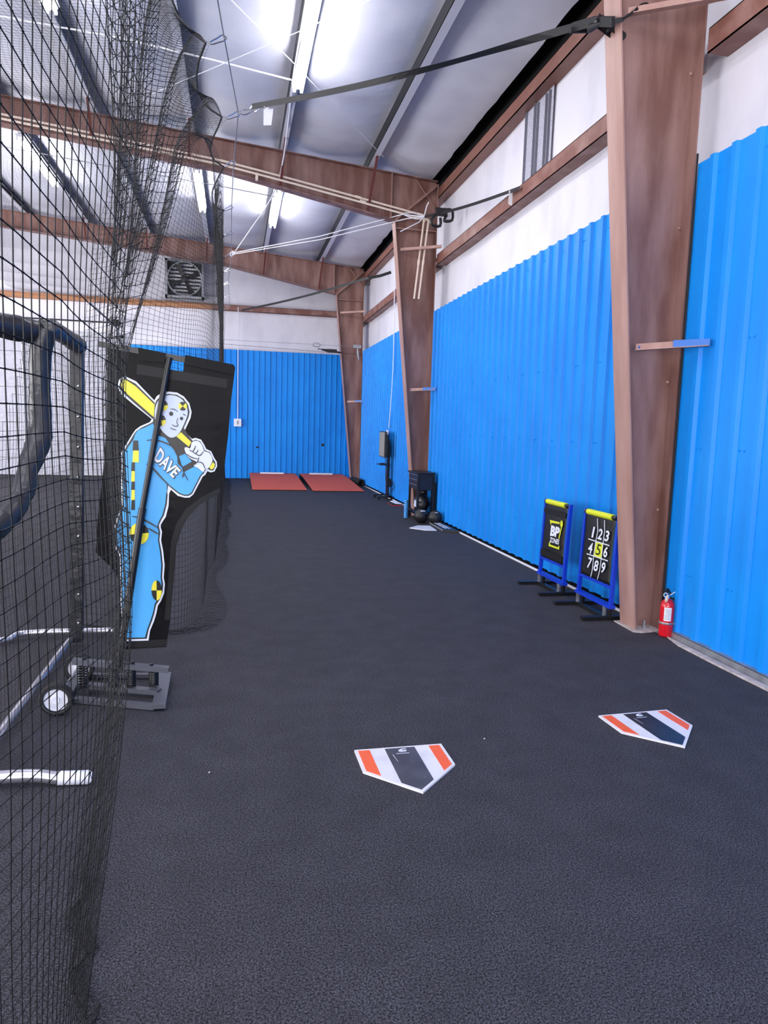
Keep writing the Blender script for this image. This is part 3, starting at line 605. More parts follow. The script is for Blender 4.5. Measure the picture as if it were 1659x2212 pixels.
# ================================================================== tool cart and gear
t = thing('tool_cart', 'tall black tool cart with drawers standing before the middle column', 'tool cart', (3.13, 11.6, 0))
CX0, CX1, CY0, CY1 = 2.965, 3.262, 11.34, 11.93
m = MB(); m.box((CX0+.012, CY0+.012, .515), (CX1-.012, CY1-.012, .775)); m.build('chest', M['navy'], t)
m = MB(); m.box((CX0-.02, CY0-.02, .785), (CX1+.005, CY1+.02, .81)); m.build('lid', M['black'], t)
for i in range(3):
    z = .53+i*.085; m = MB(); m.box((CX0+.002, CY0+.04, z), (CX0+.012, CY1-.04, z+.075)); dd = m.build('drawer', M['navy'], t)
    m = MB(); m.box((CX0-.008, CY0+.05, z+.062), (CX0+.004, CY1-.05, z+.070)); m.build('drawer_pull', M['galv'], dd)
m = MB(); m.box((CX0+.03, CY0+.004, .54), (CX1-.03, CY0+.012, .72))
for x in (CX0+.03, CX1-.04): m.box((x, CY0, .53), (x+.012, CY0+.006, .735))
for z in (.53, .725): m.box((CX0+.03, CY0, z), (CX1-.03, CY0+.006, z+.012))
m.build('side_panel', M['navy'], t)
for x in (CX0, CX1-.035):
    for y in (CY0, CY1-.035):
        m = MB(); m.box((x, y, .035), (x+.035, y+.035, .785)); m.build('leg', M['black'], t)
        m = MB(); m.lathe([(.034, -.014), (.034, .014)], (x+.017, y+.017, .035), (0, 1, 0), 10); m.build('caster', M['rubber'], t)
m = MB(); m.box((CX0, CY0, .10), (CX1, CY1, .115)); m.box((CX0, CY0, .10), (CX0+.01, CY1, .17)); m.box((CX0, CY0, .10), (CX1, CY0+.01, .14)); m.build('lower_shelf', M['navy'], t)
def blob(name, c, r, m_, label, cat, seed, amp=.25, parent=None):
    m = MB(); nu, nv = 22, 14
    def f(u, v):
        a, b = 2*math.pi*u, math.pi*v; d = Vector((math.sin(b)*math.cos(a), math.sin(b)*math.sin(a), -math.cos(b)))
        k = 1+amp*noise.noise(d*2.1+Vector((seed, 0, 0)))+amp*.4*noise.noise(d*5+Vector((0, seed, 0)))
        return (c[0]+d.x*r[0]*k, c[1]+d.y*r[1]*k, max(c[2]+d.z*r[2]*k, c[2]-r[2]))
    m.grid(f, nu, nv)
    o = m.build(name, m_, parent, True, loc=None if parent else c)
    return o if parent else tag(o, label, cat)
bag = thing('equipment_bag', 'shiny black equipment bag on the lower shelf of the tool cart', 'bag', (3.12, 11.63, .12))
blob('bag_body', (3.12, 11.63, .272), (.125, .20, .15), M['vinyl'], '', '', 1.3, .22, bag)
m = MB(); m.tube(cat_rom([(3.0, 11.5, .38), (3.06, 11.46, .45), (3.15, 11.5, .44), (3.2, 11.6, .38)], 4, False), .010, 6); m.build('handle', M['black'], bag, True)
m = MB(); m.box((2.985, 11.47, .22), (2.992, 11.60, .33)); m.build('patch', M['pal_face'], bag)['label'] = 'pale grey patch'
blob('batting_glove', (3.14, 11.55, .50-.035), (.05, .06, .035), M['vinyl'], 'crumpled black glove lying on top of the equipment bag', 'glove', 4.4, .3)
t = thing('blue_cup_stack', 'stack of light blue ringed cups beside the tool cart', 'cup stack', (2.885, 11.75, 0))
for i in range(9):
    m = MB(); m.lathe([(.030, i*.035), (.037, i*.035+.004), (.034, i*.035+.030)], (2.885, 11.75, .001), n=14); m.build('cup', M['cup'], t, True)
for c, r, lab, sd in (((2.985, 11.10, .118), .116, 'left black medicine ball on the turf in front of the tool cart', 1), ((3.183, 10.96, .113), .111, 'right black medicine ball on the turf beside the blue wall', 2)):
    t = thing('medicine_ball', lab, 'ball', (c[0], c[1], 0), 'black medicine balls')
    m = MB(); m.lathe([(r*math.sin(math.pi*i/16), -r*math.cos(math.pi*i/16)) for i in range(17)], c, n=28); m.build('cover', M['ball'], t, True)
    m = MB()
    for k in range(4):
        a = k*math.pi/4+.3; m.tube([Vector(c)+Vector((math.cos(a)*math.cos(b), math.sin(a)*math.cos(b), math.sin(b)))*(r+.0005) for b in np.linspace(0, 2*math.pi, 30)[:-1]], .0022, 5, closed=True)
    m.build('seam', M['blackmat'], t, True)
    m = MB()
    for k in range(5 if sd == 2 else 7):
        a0 = -2.0+k*.16; P = [Vector(c)+Vector((math.cos(a)*math.cos(b), math.sin(a)*math.cos(b), math.sin(b)))*(r+.002) for a, b in ((a0, .78), (a0+(.09 if sd == 2 else .15), .78), (a0+(.09 if sd == 2 else .15), .95), (a0, .95))]; m.add(P, [(0, 1, 2, 3)])
    m.build('printed_band', M['paper'], t)
m = MB(); m.prism([(2.64, 10.49, .001), (2.83, 10.73, .001), (3.03, 10.72, .001), (3.0, 10.235, .001), (2.85, 10.245, .001)], (0, 0, .012))
tag(m.build('home_plate', M['white'], None, loc=(2.85, 10.5, 0)), 'plain white home plate on the turf in front of the medicine balls', 'home plate')
t = thing('rubber_pad', 'thin black pad with white printing lying against the blue wall', 'pad', (3.2, 10.5, 0))
m = MB(); m.prism([(3.075, 10.14, .002), (3.27, 9.97, .002), (3.285, 10.85, .002), (3.10, 11.0, .002)], (0, 0, .035)); m.build('slab', M['fabric'], t)
m = MB(); m.prism([(3.070, 10.16, .006), (3.076, 10.16, .006), (3.100, 10.98, .006), (3.094, 10.98, .006)], (0, 0, .026)); m.build('silver_edge', M['galv'], t)
m = MB(); rr = random.Random(3)
for row in range(2):
    for k in range(9):
        y = 10.86-k*.072; x = 3.13+row*.055; h = .040*(1 if (k+row) % 4 else .8); m.box((x, y-.055, .0372), (x+h, y, .0378))
m.build('printing', M['paper'], t)
t = thing('clipboard_tray', 'dark red-edged tray with a white sheet, on the turf below the television', 'tray', (3.17, 13.85, 0))
m = MB(); m.prism([(3.05, 14.0, .001), (3.06, 13.52, .001), (3.22, 13.52, .001), (3.26, 14.0, .001), (3.2, 14.2, .001)], (0, 0, .012)); m.build('tray', M['redtray'], t)
m = MB(); m.prism([(3.05, 14.02, .013), (3.05, 13.56, .013), (3.18, 13.55, .013), (3.2, 14.15, .013)], (0, 0, .018)); m.build('cover', M['blackmat'], t)
m = MB(); m.prism([(3.12, 14.1, .031), (3.15, 13.62, .031), (3.24, 13.62, .031), (3.25, 14.1, .031)], (0, 0, .012)); m.build('sheet', M['paper'], t)
# bats leaning behind the cart
m = MB(); p0, p1 = Vector((3.245, 11.97, .0)), Vector((3.20, 11.99, 1.08)); P = [lerp(p0, p1, k/8) for k in range(9)]
P = [Vector((3.265, 12.0, .02)).lerp(at(875/5.925+780, 640/5.925+880, 1, 12.0), k/8) for k in range(9)]
t = thing('baseball_bat', 'slim bat with a white grip standing behind the tool cart', 'bat', P[0])
m.tube(P[:7], [.022, .030, .028, .022, .016, .013, .012], 10); m.build('barrel', M['black'], t, True)
m = MB(); m.tube(P[6:]+[P[-1]+Vector((0, 0, .01))], [.013, .013, .013, .020], 10); m.build('grip', M['white'], t, True)
t = thing('narrow_black_panel', 'narrow black panel standing between the tool cart and the blue wall', 'case', (3.29, 11.2, 0))
m = MB(); m.box((3.268, 11.38, .002), (3.299, 11.57, .64)); m.build('shell', M['blackmat'], t)  # plain black box for the dark upright strip beside the cart

# ================================================================== strike zone signs
def zone_sign(y0, y1, label, kind):
    XS = 3.03; t = thing('strike_zone_sign', label, 'sign', (XS, (y0+y1)/2, 0), 'spring mounted strike zone signs')
    tilt = .035
    def P(u, z, dx=0): return Vector((XS+dx+tilt*(z-.12), y1+(y0-y1)*u, z))     # u 0 far .. 1 near
    m = MB()
    yf, yn = y1+.03, y0+.07
    for y in (yf, yn): m.box((2.815, y-.025, .002), (3.265, y+.025, .032))
    m.box((XS-.022, yn, .006), (XS+.022, yf, .034)); b = m.build('base_frame', M['black'], t)
    for y in (y1-.03, y0+.06):
        m = MB(); pts = [Vector((XS-.012+.016*math.cos(a), y+.012+.016*math.sin(a), .034+.085*a/(2*math.pi*10))) for a in np.linspace(0, 2*math.pi*10, 100)]
        m.tube(pts, .0028, 5); m.build('spring', M['galv'], t, True)
        m = MB(); m.box((XS+.006, y-.035, .03), (XS+.03, y-.010, .12)); m.build('spring_post', M['black'], t)
    m = MB(); m.bar(P(-.04, .128), P(1.05, .128), .055, .028); m.build('bottom_rail', M['royal'], t)
    for u in (0, 1):
        m = MB(); m.bar(P(u, .135), P(u, .875), .030, .030, (0, 1, 0)); m.build('post', M['royal'], t)
    m = MB(); m.bar(P(0, .285), P(1, .285), .025, .026); m.build('middle_rail', M['royal'], t)
    m = MB(); m.tube([P(.03, .855, -.01), P(.97, .855, -.01)], .019, 12); r = m.build('roller', M['black'], t, True)
    m = MB(); m.tube([P(.11, .857, -.012), P(.86, .857, -.012)], .026, 14); m.build('yellow_sleeve', M['neon'], r, True)
    m = MB()
    def fab(u, v):
        uu = .05+.90*u; z = .300+.55*v; ins = .02*math.sin(math.pi*v); return P(uu+ins*(.5-u)*2, z, -.014-.010*math.sin(math.pi*v)*math.sin(math.pi*u))
    m.grid(fab, 16, 20); f = m.build('fabric', M['fabric'], t, True); md = f.modifiers.new('s', 'SOLIDIFY'); md.thickness = .003
    for u in (0, 1): m = MB(); m.lathe([(.009, -.018), (.009, .02)], P(u, .86), (1, 0, 0), 6); m.build('bolt', M['galv'], t)
    def S(px, py, dx=-.028):                # a point on the sign face
        q = at(1140+px/8.295, 1070+py/8.295, 0, XS+dx+tilt*.45); q.x = XS+dx+tilt*(q.z-.12); return q
    return t, f, S
def strokes(S, lines, wd, name, mm, parent):
    for L in lines:
        P = [S(*p) for p in L]; m = MB()
        for a, b in zip(P, P[1:]): m.bar(a, b, wd, .001, (1, 0, 0))
        m.build(name, mm, parent)
t, f, S = zone_sign(5.178, 5.735, 'blue framed strike zone sign numbered 1 to 9, nearest the brown column', 'n')
q = [S(1213, 822), S(1352, 860), S(1330, 1138), S(1188, 1090)]
m = MB(); m.flat(q); m.build('yellow_square', M['neon'], f)
strokes(lambda a, b: S(a, b, -.030), [[(1232, 415), (1245, 640), (1215, 830), (1185, 1090), (1175, 1300), (1145, 1460)], [(1357, 445), (1365, 640), (1345, 870), (1320, 1150), (1300, 1350), (1265, 1505)],
           [(1082, 780), (1460, 902)], [(1062, 1045), (1440, 1175)]], .009, 'grid_line', M['pal_w'], f)
for ch, cx_, cy_ in (('1', 1165, 660), ('2', 1293, 697), ('3', 1412, 730), ('4', 1125, 943), ('5', 1266, 975), ('6', 1396, 1015), ('7', 1118, 1212), ('8', 1235, 1262), ('9', 1361, 1298)):
    w_ = .052 if ch != '1' else .021; sk = -16
    if ch in '369': w_ = .046
    a = S(cx_, cy_, -.031); top = S(cx_-sk, cy_-95, -.031); bot = S(cx_+sk, cy_+95, -.031); up = top-bot
    def fn(u, v, a=a, up=up, w_=w_): return a+Vector((0, -(u-.5)*w_*1.35, 0))+up*(v-.5)
    text(ch, fn, 'number', M['pal_b'] if ch == '5' else M['pal_w'], f, .022 if ch != '5' else .0)
t, f, S = zone_sign(6.035, 6.565, 'blue framed strike zone sign with the BP ZONES logo, farther from the brown column', 'b')
m = MB()
for poly in ([(388, 440), (565, 482), (562, 515), (415, 490), (418, 525), (405, 520)], [(380, 905), (390, 840), (410, 845), (408, 878), (548, 935), (555, 905), (572, 912), (570, 972)], [(590, 575), (608, 572), (568, 780), (552, 775)]):
    m.flat([S(*p) for p in poly])
c = S(598, 512, -.029); m.flat([c+Vector((0, .029*math.cos(a), .033*math.sin(a))) for a in np.linspace(0, 2*math.pi, 20)[:-1]]); m.build('logo_mark', M['neon'], f)
def quadmap(bl, br, tr, tl): return lambda u, v: (bl*(1-u)*(1-v)+br*u*(1-v)+tr*u*v+tl*(1-u)*v)
text('BP', quadmap(S(400, 722, -.03), S(555, 760, -.03), S(580, 580, -.03), S(418, 535, -.03)), 'logo_letters', M['pal_w'], f, .055)
text('ZONES', quadmap(S(395, 838, -.03), S(560, 885, -.03), S(572, 795, -.03), S(402, 745, -.03)), 'logo_letters', M['pal_w'], f, .03)
m = MB()
def band(z0, z1):
    m.grid(lambda u, v: Vector((3.03-.027-.004*math.sin(math.pi*u)+.035*(z0+(z1-z0)*v-.12), 6.54-.475*u, z0+(z1-z0)*v)), 6, 2)
band(.32, .38); band(.74, .79); m.build('hem_band', M['seam'], f)

# ================================================================== fire extinguisher
ec = Vector((3.262, 4.755, 0))
t = thing('fire_extinguisher', 'red fire extinguisher on the floor between the nearest column and the blue wall', 'fire extinguisher', ec)
m = MB(); m.lathe([(.040, .002), (.050, .006), (.052, .02), (.052, .235), (.048, .262), (.034, .282), (.018, .292), (.016, .300)], ec, n=28); m.build('cylinder', M['ext'], t, True)
def onc(a, z, r): return ec+Vector((r*math.cos(a), r*math.sin(a), z))
m = MB(); m.grid(lambda u, v: onc(-2.55+1.05*u, .13+.105*v, .0527), 10, 2); lb = m.build('label_sheet', M['paper'], t)
m = MB()
for k in range(9):
    z = .222-.010*k; e = .9 if k % 3 else .7; m.grid(lambda u, v, z=z, e=e, k=k: onc(-2.45+.85*e*u+(.1 if k in (3, 4) else 0), z+.0028*v, .0531), 8, 1)
m.build('label_print', M['print_grey'], lb)
m = MB(); m.grid(lambda u, v: onc(-2.75+.15*u, .165+.07*v, .0529), 3, 2); m.build('side_label', M['ext'], t)
m = MB(); m.lathe([(.0535, .100), (.0545, .103), (.0545, .114), (.0535, .117)], ec, n=28); m.box(ec+Vector((.03, -.055, .102)), ec+Vector((.062, -.035, .118))); m.build('bracket_band', M['galv'], t, True)
m = MB(); m.lathe([(.016, .298), (.018, .305), (.018, .325), (.012, .33)], ec, n=14); m.bar(ec+Vector((-.02, -.012, .322)), ec+Vector((.02, .01, .33)), .016, .012); m.build('valve', M['chrome'], t, True)
m = MB(); m.tube([ec+Vector((-.045, -.045, .288)), ec+Vector((-.022, -.022, .312)), ec+Vector((0, 0, .325))], [.011, .011, .008], 10); m.build('nozzle_sleeve', M['cream'], t, True)
m = MB(); m.tube([ec+Vector((-.006+.016*math.cos(a)-.03, -.02, .33+.016*math.sin(a))) for a in np.linspace(0, 6.28, 14)[:-1]], .0028, 6, closed=True); m.tube([ec+Vector((0, -.01, .32)), ec+Vector((.045, -.02, .352))], .003, 5); m.build('safety_pin', M['white'], t, True)
m = MB(); m.bar(ec+Vector((-.015, 0, .335)), ec+Vector((-.008, 0, .375)), .02, .012, (0, 1, 0)); m.bar(ec+Vector((-.01, 0, .372)), ec+Vector((.022, 0, .332)), .018, .010); m.build('lever', M['black'], t)
m = MB(); m.tube(cat_rom([ec+Vector((.01, 0, .305)), ec+Vector((.045, -.02, .29)), ec+Vector((.062, -.028, .25)), ec+Vector((.062, -.03, .17)), ec+Vector((.05, -.035, .09))], 5, False), .0085, 8); m.build('hose', M['rubber'], t, True)
wire('black_cable_drop', 'thin black cable running down the gap beside the nearest column', 'cable', [(3.318, 4.90, 3.6), (3.316, 4.893, 2.6), (3.316, 4.895, 1.4), (3.314, 4.89, .3)], .008, M['rubber'])

# ================================================================== batter dummy on spring stand
YD = 4.12
def D(px, py, dy=0.): return at(px, py, 1, YD+dy)
t = thing('batting_dummy_stand', 'black vinyl batter banner with the name DAVE on a wheeled spring base', 'training dummy', at(260, 1500, 2, 0))
m = MB()
fl = lambda px, py: at(px, py, 2, .03)
def rail(a, b, wd, z=.03): 
    q0, q1 = at(*a, 2, z), at(*b, 2, z); q0.z = q1.z = z-.012; m.bar(q0, q1, wd, .024)
rail((163, 1506), (335, 1522), .045); rail((190, 1476), (344, 1490), .05, .05); rail((357, 1452), (343, 1522), .07, .04); rail((150, 1455), (357, 1455), .03, .03); rail((170, 1450), (140, 1510), .05, .04)
base = m.build('base_frame', M['plate'], t)
mid0, mid1 = at(190, 1476, 2, .05), at(344, 1490, 2, .05); YM = (mid0.y+mid1.y)/2
tb0, tb1 = at(157, 1428, 1, YM), at(364, 1446, 1, YM)
m = MB(); m.bar(tb0, tb1, .042, .030); tbar = m.build('top_plate', M['plate'], t)
for u in (.12, .62, .82): p = lerp(tb0, tb1, u); m = MB(); m.lathe([(.011, .017), (.011, .027)], p, n=8); m.build('bolt_head', M['black'], tbar)
for u in (.10, .42, .60, .84):
    p = lerp(tb0, tb1, u); z1 = p.z-.02; z0 = .05; L = 9
    m = MB(); m.tube([Vector((p.x+.024*math.cos(a), p.y+.024*math.sin(a), z0+(z1-z0)*a/(2*math.pi*L))) for a in np.linspace(0, 2*math.pi*L, 14*L)], .0045, 6); m.build('spring', M['black'], t, True)
for (px, py), yy in (((122, 1511), 3.80), ((171, 1440), 4.28)):
    c = at(px, py, 1, yy); c.z = .086
    m = MB(); m.lathe([(.060, -.022), (.078, -.022), (.085, -.014), (.085, .014), (.078, .022), (.060, .022), (.060, -.022)], c, (0, 1, 0), 30, False); wo = m.build('wheel', M['rubber'], t, True)
    m = MB(); m.lathe([(.002, -.020), (.018, -.022), (.020, -.012), (.055, -.006), (.066, -.018), (.068, -.0225), (.068, .02)], c, (0, 1, 0), 30); m.build('hub_disc', M['white'], wo, True)
m = MB(); m.tube([at(122, 1511, 1, 3.80)+Vector((0, .02, 0)), at(171, 1440, 1, 4.28)], .008, 6); m.build('axle', M['galv'], t)
pt, pj, pb = D(366, 772, -.035), D(305, 1115, -.035), lerp(tb0, tb1, .48)+Vector((0, -.035, 0))
m = MB(); m.tube([pt, pj], .0165, 12); pole = m.build('pole', M['black'], t, True)
m = MB(); m.tube([pj+(pt-pj)*.05, pj, pb], .021, 12); m.build('pole_sleeve', M['black'], pole, True)
m = MB(); m.bar(D(214, 743, -.005), D(503, 796, -.005), .022, .03); m.build('cross_bar', M['black'], t)
c4 = lambda a, b: (240+a/5.53, 740+b/5.53)
c5 = lambda a, b: (a/2.9625, 900+b/2.9625)
r4 = lambda a, b: (a/2.9625, 400+b/2.9625)
cb = lambda a, b: (230+a/5.53, 1060+b/5.53)
def bulge(q):                           # the vinyl is not flat: shallow vertical waves
    q = q.copy(); q.y += .010*math.sin(q.x*9+1)+.006*math.sin(q.z*6+q.x*4); return q
def sheet(poly, dy, name, mm, parent, sm=False, solid=0):
    """cut vinyl sheet: outline on the banner, subdivided so that it follows the waves"""
    P = [D(*p, dy) for p in poly]
    if sm: P = cat_rom(P, 5)
    import bmesh
    bm = bmesh.new(); vs = [bm.verts.new(p) for p in P]
    for tr in tessellate_polygon([P]):
        try: bm.faces.new([vs[i] for i in tr])
        except ValueError: pass
    bb = [min(p.x for p in P), max(p.x for p in P), min(p.z for p in P), max(p.z for p in P)]
    x = math.ceil(bb[0]/.08)*.08
    while x < bb[1]:
        bmesh.ops.bisect_plane(bm, geom=bm.verts[:]+bm.edges[:]+bm.faces[:], plane_co=(x, 0, 0), plane_no=(1, 0, 0)); x += .08
    z = math.ceil(bb[2]/.15)*.15
    while z < bb[3]:
        bmesh.ops.bisect_plane(bm, geom=bm.verts[:]+bm.edges[:]+bm.faces[:], plane_co=(0, 0, z), plane_no=(0, 0, 1)); z += .15
    W0 = WL[parent.name]
    for v in bm.verts: v.co = bulge(v.co)-W0
    bmesh.ops.recalc_face_normals(bm, faces=bm.faces[:])
    me = bpy.data.meshes.new(name); bm.to_mesh(me); bm.free(); me.materials.append(mm)
    if len(me.polygons) and sum(p.normal.y*p.area for p in me.polygons) > 0: me.flip_normals()
    o = bpy.data.objects.new(name, me); COL.objects.link(o); o.parent = parent; WL[o.name] = W0.copy()
    if solid: md = o.modifiers.new('s', 'SOLIDIFY'); md.thickness = solid; md.offset = -1
    return o
out = [r4(690, 1030), c4(330, 60), c4(665, 130), c4(680, 320), c4(862, 347), c4(887, 150), c4(1390, 248), c4(1462, 262), c4(1482, 300), c4(1460, 480), c4(1432, 700), c4(1400, 1100), c4(1375, 1300), c4(1345, 1560), c4(1300, 1800),
       c5(1280, 560), c5(1205, 640), c5(1160, 720), c5(1130, 820), c5(1115, 1000), c5(1090, 1300), c5(1065, 1472), c5(820, 1490), c5(765, 1495), c5(765, 1200), c5(755, 1040), c5(700, 960), c5(610, 870), c5(625, 640), c5(665, 300), c5(680, 0)]
bn = sheet(out, 0, 'banner', M['banner'], t, solid=.004)
M['sleeve'] = M['banner']
sheet([c4(322, 58), c4(655, 128), c4(640, 240), c4(330, 215)], -.022, 'pole_sleeve_fold', M['banner'], bn); sheet([c4(890, 150), c4(1390, 248), c4(1470, 270), c4(1462, 385), c4(875, 262)], -.022, 'pole_sleeve_fold', M['banner'], bn)
sheet([c4(310, 255), c4(1390, 440), c4(1380, 545), c4(300, 375)], -.003, 'seam_band', M['seam'], bn)
sheet([c4(1300, 1730), c4(1295, 1800), c5(1275, 565), c5(1200, 645), c5(1155, 725), c5(1128, 820), c5(1113, 1000), c5(1090, 1300), c5(1052, 1300), c5(1080, 1000), c5(1095, 800), c5(1125, 690), c5(1190, 590), c5(1280, 520)], -.003, 'edge_hem', M['seam'], bn)
sheet([c5(820, 1440), c5(1070, 1422), c5(1065, 1468), c5(820, 1486)], -.003, 'edge_hem', M['seam'], bn)
fig = sheet([c4(90, 440), c4(150, 395), c4(295, 462), c4(515, 690), c4(545, 640), c4(605, 598), c4(690, 586), c4(790, 598), c4(870, 645), c4(935, 725), c4(962, 830), c4(950, 900), c4(878, 1055), c4(965, 1150), c4(1010, 1138), c4(1075, 1160), c4(1112, 1220), c4(1135, 1270), c4(1195, 1300), c4(1230, 1375), c4(1262, 1425), c4(1266, 1480), c4(1235, 1540), c4(1190, 1552), c4(1150, 1535), c4(1125, 1580), c4(1095, 1600),
             c4(985, 1810), c4(940, 1848), c4(880, 1850), c4(800, 1828), c4(718, 1755), c4(695, 1800), c5(1083, 500), c5(1080, 570), c5(1062, 640), c5(1045, 665), c5(1030, 690), c5(1030, 710), c5(1038, 735), c5(1032, 790), c5(1045, 860), c5(1054, 950), c5(1048, 1030), c5(1055, 1070), c5(1050, 1130), c5(1030, 1180), c5(1010, 1210), c5(1000, 1260), c5(985, 1310), c5(960, 1370), c5(950, 1433), c5(790, 1440), c5(770, 1200), c5(765, 900), c5(728, 830), c5(725, 720), c5(775, 560), c5(775, 230), c4(255, 1090), c4(290, 1040), c4(345, 1000), c4(460, 950), c4(485, 915), c4(280, 752), c4(110, 610), c4(72, 520)], -.006, 'figure_outline', M['pal_w'], bn)
blk = -.008
sheet([c4(110, 455), c4(160, 420), c4(290, 490), c4(520, 720), c4(500, 915), c4(282, 730), c4(125, 590), c4(90, 520)], blk, 'figure_bat_edge', M['pal_b'], fig)
sheet([c4(500, 945), c4(505, 840), c4(515, 760), c4(540, 690), c4(590, 640), c4(690, 612), c4(790, 625), c4(865, 670), c4(920, 745), c4(938, 830), c4(925, 890), c4(868, 1020), c4(930, 1115), c4(975, 1175), c4(1010, 1160), c4(1065, 1180), c4(1100, 1240), c4(1115, 1285), c4(1180, 1310), c4(1215, 1385), c4(1245, 1430), c4(1248, 1475), c4(1222, 1525), c4(1190, 1530), c4(1140, 1500), c4(1105, 1565), c4(1078, 1590),
       c4(970, 1800), c4(930, 1828), c4(880, 1830), c4(810, 1805), c4(720, 1735), c4(682, 1700), c4(672, 1790), c5(1074, 500), c5(1068, 560), c5(1050, 630), c5(1032, 660), c5(1018, 690), c5(1018, 712), c5(1026, 735), c5(1020, 790), c5(1033, 860), c5(1042, 950), c5(1037, 1030), c5(1044, 1070), c5(1040, 1120), c5(1020, 1172), c5(998, 1205), c5(988, 1255), c5(973, 1305), c5(950, 1365), c5(938, 1422), c5(790, 1428), c5(775, 1200), c5(770, 890), c5(735, 820), c5(733, 725), c5(783, 565), c5(783, 235), c4(275, 1085), c4(305, 1050), c4(360, 1015), c4(470, 965)], blk, 'figure_black_edge', M['pal_b'], fig)  # printed black outline around the coloured shapes
bl = -.010
sheet([c4(130, 450), c4(165, 440), c4(290, 520), c4(520, 742), c4(508, 890), c4(284, 695), c4(140, 570), c4(112, 510)], bl, 'figure_bat', M['pal_y'], fig)
body = sheet([c4(500, 965), c4(400, 1015), c4(320, 1045), c4(285, 1095), c4(265, 1160), c5(790, 235), c5(790, 570), c5(742, 730), c5(743, 815), c5(778, 885), c5(782, 1200), c5(795, 1418), c5(928, 1414), c5(942, 1360), c5(964, 1300), c5(980, 1250), c5(990, 1200), c5(1010, 1165), c5(1030, 1115), c5(1034, 1070), c5(1028, 1030), c5(1033, 950), c5(1024, 860), c5(1012, 790), c5(1017, 735), c5(1008, 712), c5(1010, 690), c5(1022, 660), c5(1040, 630), c5(1058, 560), c5(1065, 490), c4(668, 1775), c4(668, 1690), c4(500, 1520), c4(480, 1380), c4(700, 1215), c4(650, 1140), c4(560, 1110)], bl, 'figure_suit', M['pal_blue'], fig)
sheet([c4(500, 1170), c4(620, 1185), c4(700, 1220), c4(745, 1265), c4(790, 1345), c4(805, 1440), c4(845, 1490), c4(875, 1545), c4(1000, 1478), c4(1100, 1548), c4(1062, 1590), c4(960, 1788), c4(925, 1812), c4(880, 1815), c4(815, 1790), c4(700, 1700), c4(500, 1500), c4(470, 1350)], -.0115, 'figure_sleeve', M['pal_blue'], fig)
sheet([c4(812, 1355), c4(885, 1328), c4(965, 1420), c4(852, 1485)], bl, 'figure_sleeve', M['pal_blue'], fig)
sheet([c4(690, 1150), c4(840, 1075), c4(930, 1245), c4(885, 1320), c4(800, 1360), c4(745, 1255), c4(680, 1190)], -.0105, 'figure_gap', M['pal_b'], fig)
sheet([c4(835, 1070), c4(960, 1190), c4(928, 1243), c4(782, 1122)], -.012, 'figure_bat', M['pal_y'], fig)
sheet([c4(1172, 1490), c4(1218, 1428), c4(1238, 1455), c4(1232, 1495), c4(1195, 1520)], -.012, 'figure_bat', M['pal_y'], fig)
sheet([c4(528, 930), c4(518, 850), c4(530, 770), c4(560, 700), c4(610, 652), c4(690, 628), c4(780, 640), c4(850, 682), c4(900, 750), c4(916, 830), c4(905, 890), c4(860, 1000), c4(820, 1075), c4(775, 1120), c4(715, 1135), c4(655, 1100), c4(590, 1030)], -.013, 'figure_head', M['pal_face'], fig, True)
sheet([c4(945, 1262), c4(965, 1195), c4(1010, 1172), c4(1060, 1190), c4(1095, 1245), c4(1112, 1295), c4(1172, 1318), c4(1208, 1385), c4(1205, 1430), c4(1160, 1500), c4(1120, 1515), c4(1100, 1545), c4(1040, 1500), c4(985, 1465), c4(1020, 1425), c4(940, 1380), c4(895, 1320), c4(878, 1262), c4(905, 1250)], -.0135, 'figure_glove', M['pal_w'], fig, True)
def ink(lines, wd, name, dy=-.015):
    for L in lines:
        m = MB()
        P = cat_rom([bulge(D(*p, dy)) for p in L], 4, False)
        n = len(P)
        for i, (a, b) in enumerate(zip(P, P[1:])):
            k = .45+.55*math.sin(math.pi*(i+.5)/(n-1)); m.bar(a, b, wd*k, .001, (0, 1, 0))
        m.build(name, M['pal_b'], fig)
ink([[c4(705, 795), c4(750, 795), c4(798, 825)], [c4(858, 852), c4(895, 872)], [c4(800, 898), c4(785, 950), c4(800, 990), c4(765, 1000), c4(740, 985), c4(728, 978)], [c4(703, 1017), c4(745, 1035), c4(782, 1042)]], .0045, 'figure_face_line')
ink([[c4(425, 1170), c4(500, 1162), c4(600, 1180), c4(700, 1222), c4(745, 1258), c4(800, 1360), c4(805, 1440), c4(850, 1480), c4(870, 1550), c4(920, 1645)], [c4(868, 1555), c4(855, 1610)], [c4(420, 1450), c4(500, 1500), c4(600, 1610), c4(690, 1700)], [c5(842, 638), c5(900, 650), c5(960, 680), c5(1020, 715)], [c5(945, 712), c5(1018, 752)]], .009, 'figure_fold_line')
ink([[c4(935, 1280), c4(975, 1300), c4(1000, 1260), c4(1010, 1230)], [c4(975, 1300), c4(1010, 1325), c4(1040, 1280)], [c4(1010, 1325), c4(1060, 1350), c4(1105, 1295)], [c4(905, 1330), c4(960, 1370), c4(1040, 1390)], [c4(985, 1465), c4(1030, 1425), c4(1050, 1370)], [c4(1030, 1425), c4(1090, 1440), c4(1125, 1510)]], .0055, 'figure_glove_line')
for (a, b), r in ((c4(718, 850), 23), (c4(842, 907), 18)):
    o = D(a, b, -.015); k = r/5.53*YD/1529; m = MB(); m.flat([bulge(o+Vector((k*math.cos(q), 0, k*1.08*math.sin(q)))) for q in np.linspace(0, 6.28, 20)[:-1]]); m.build('figure_eye', M['pal_b'], fig)
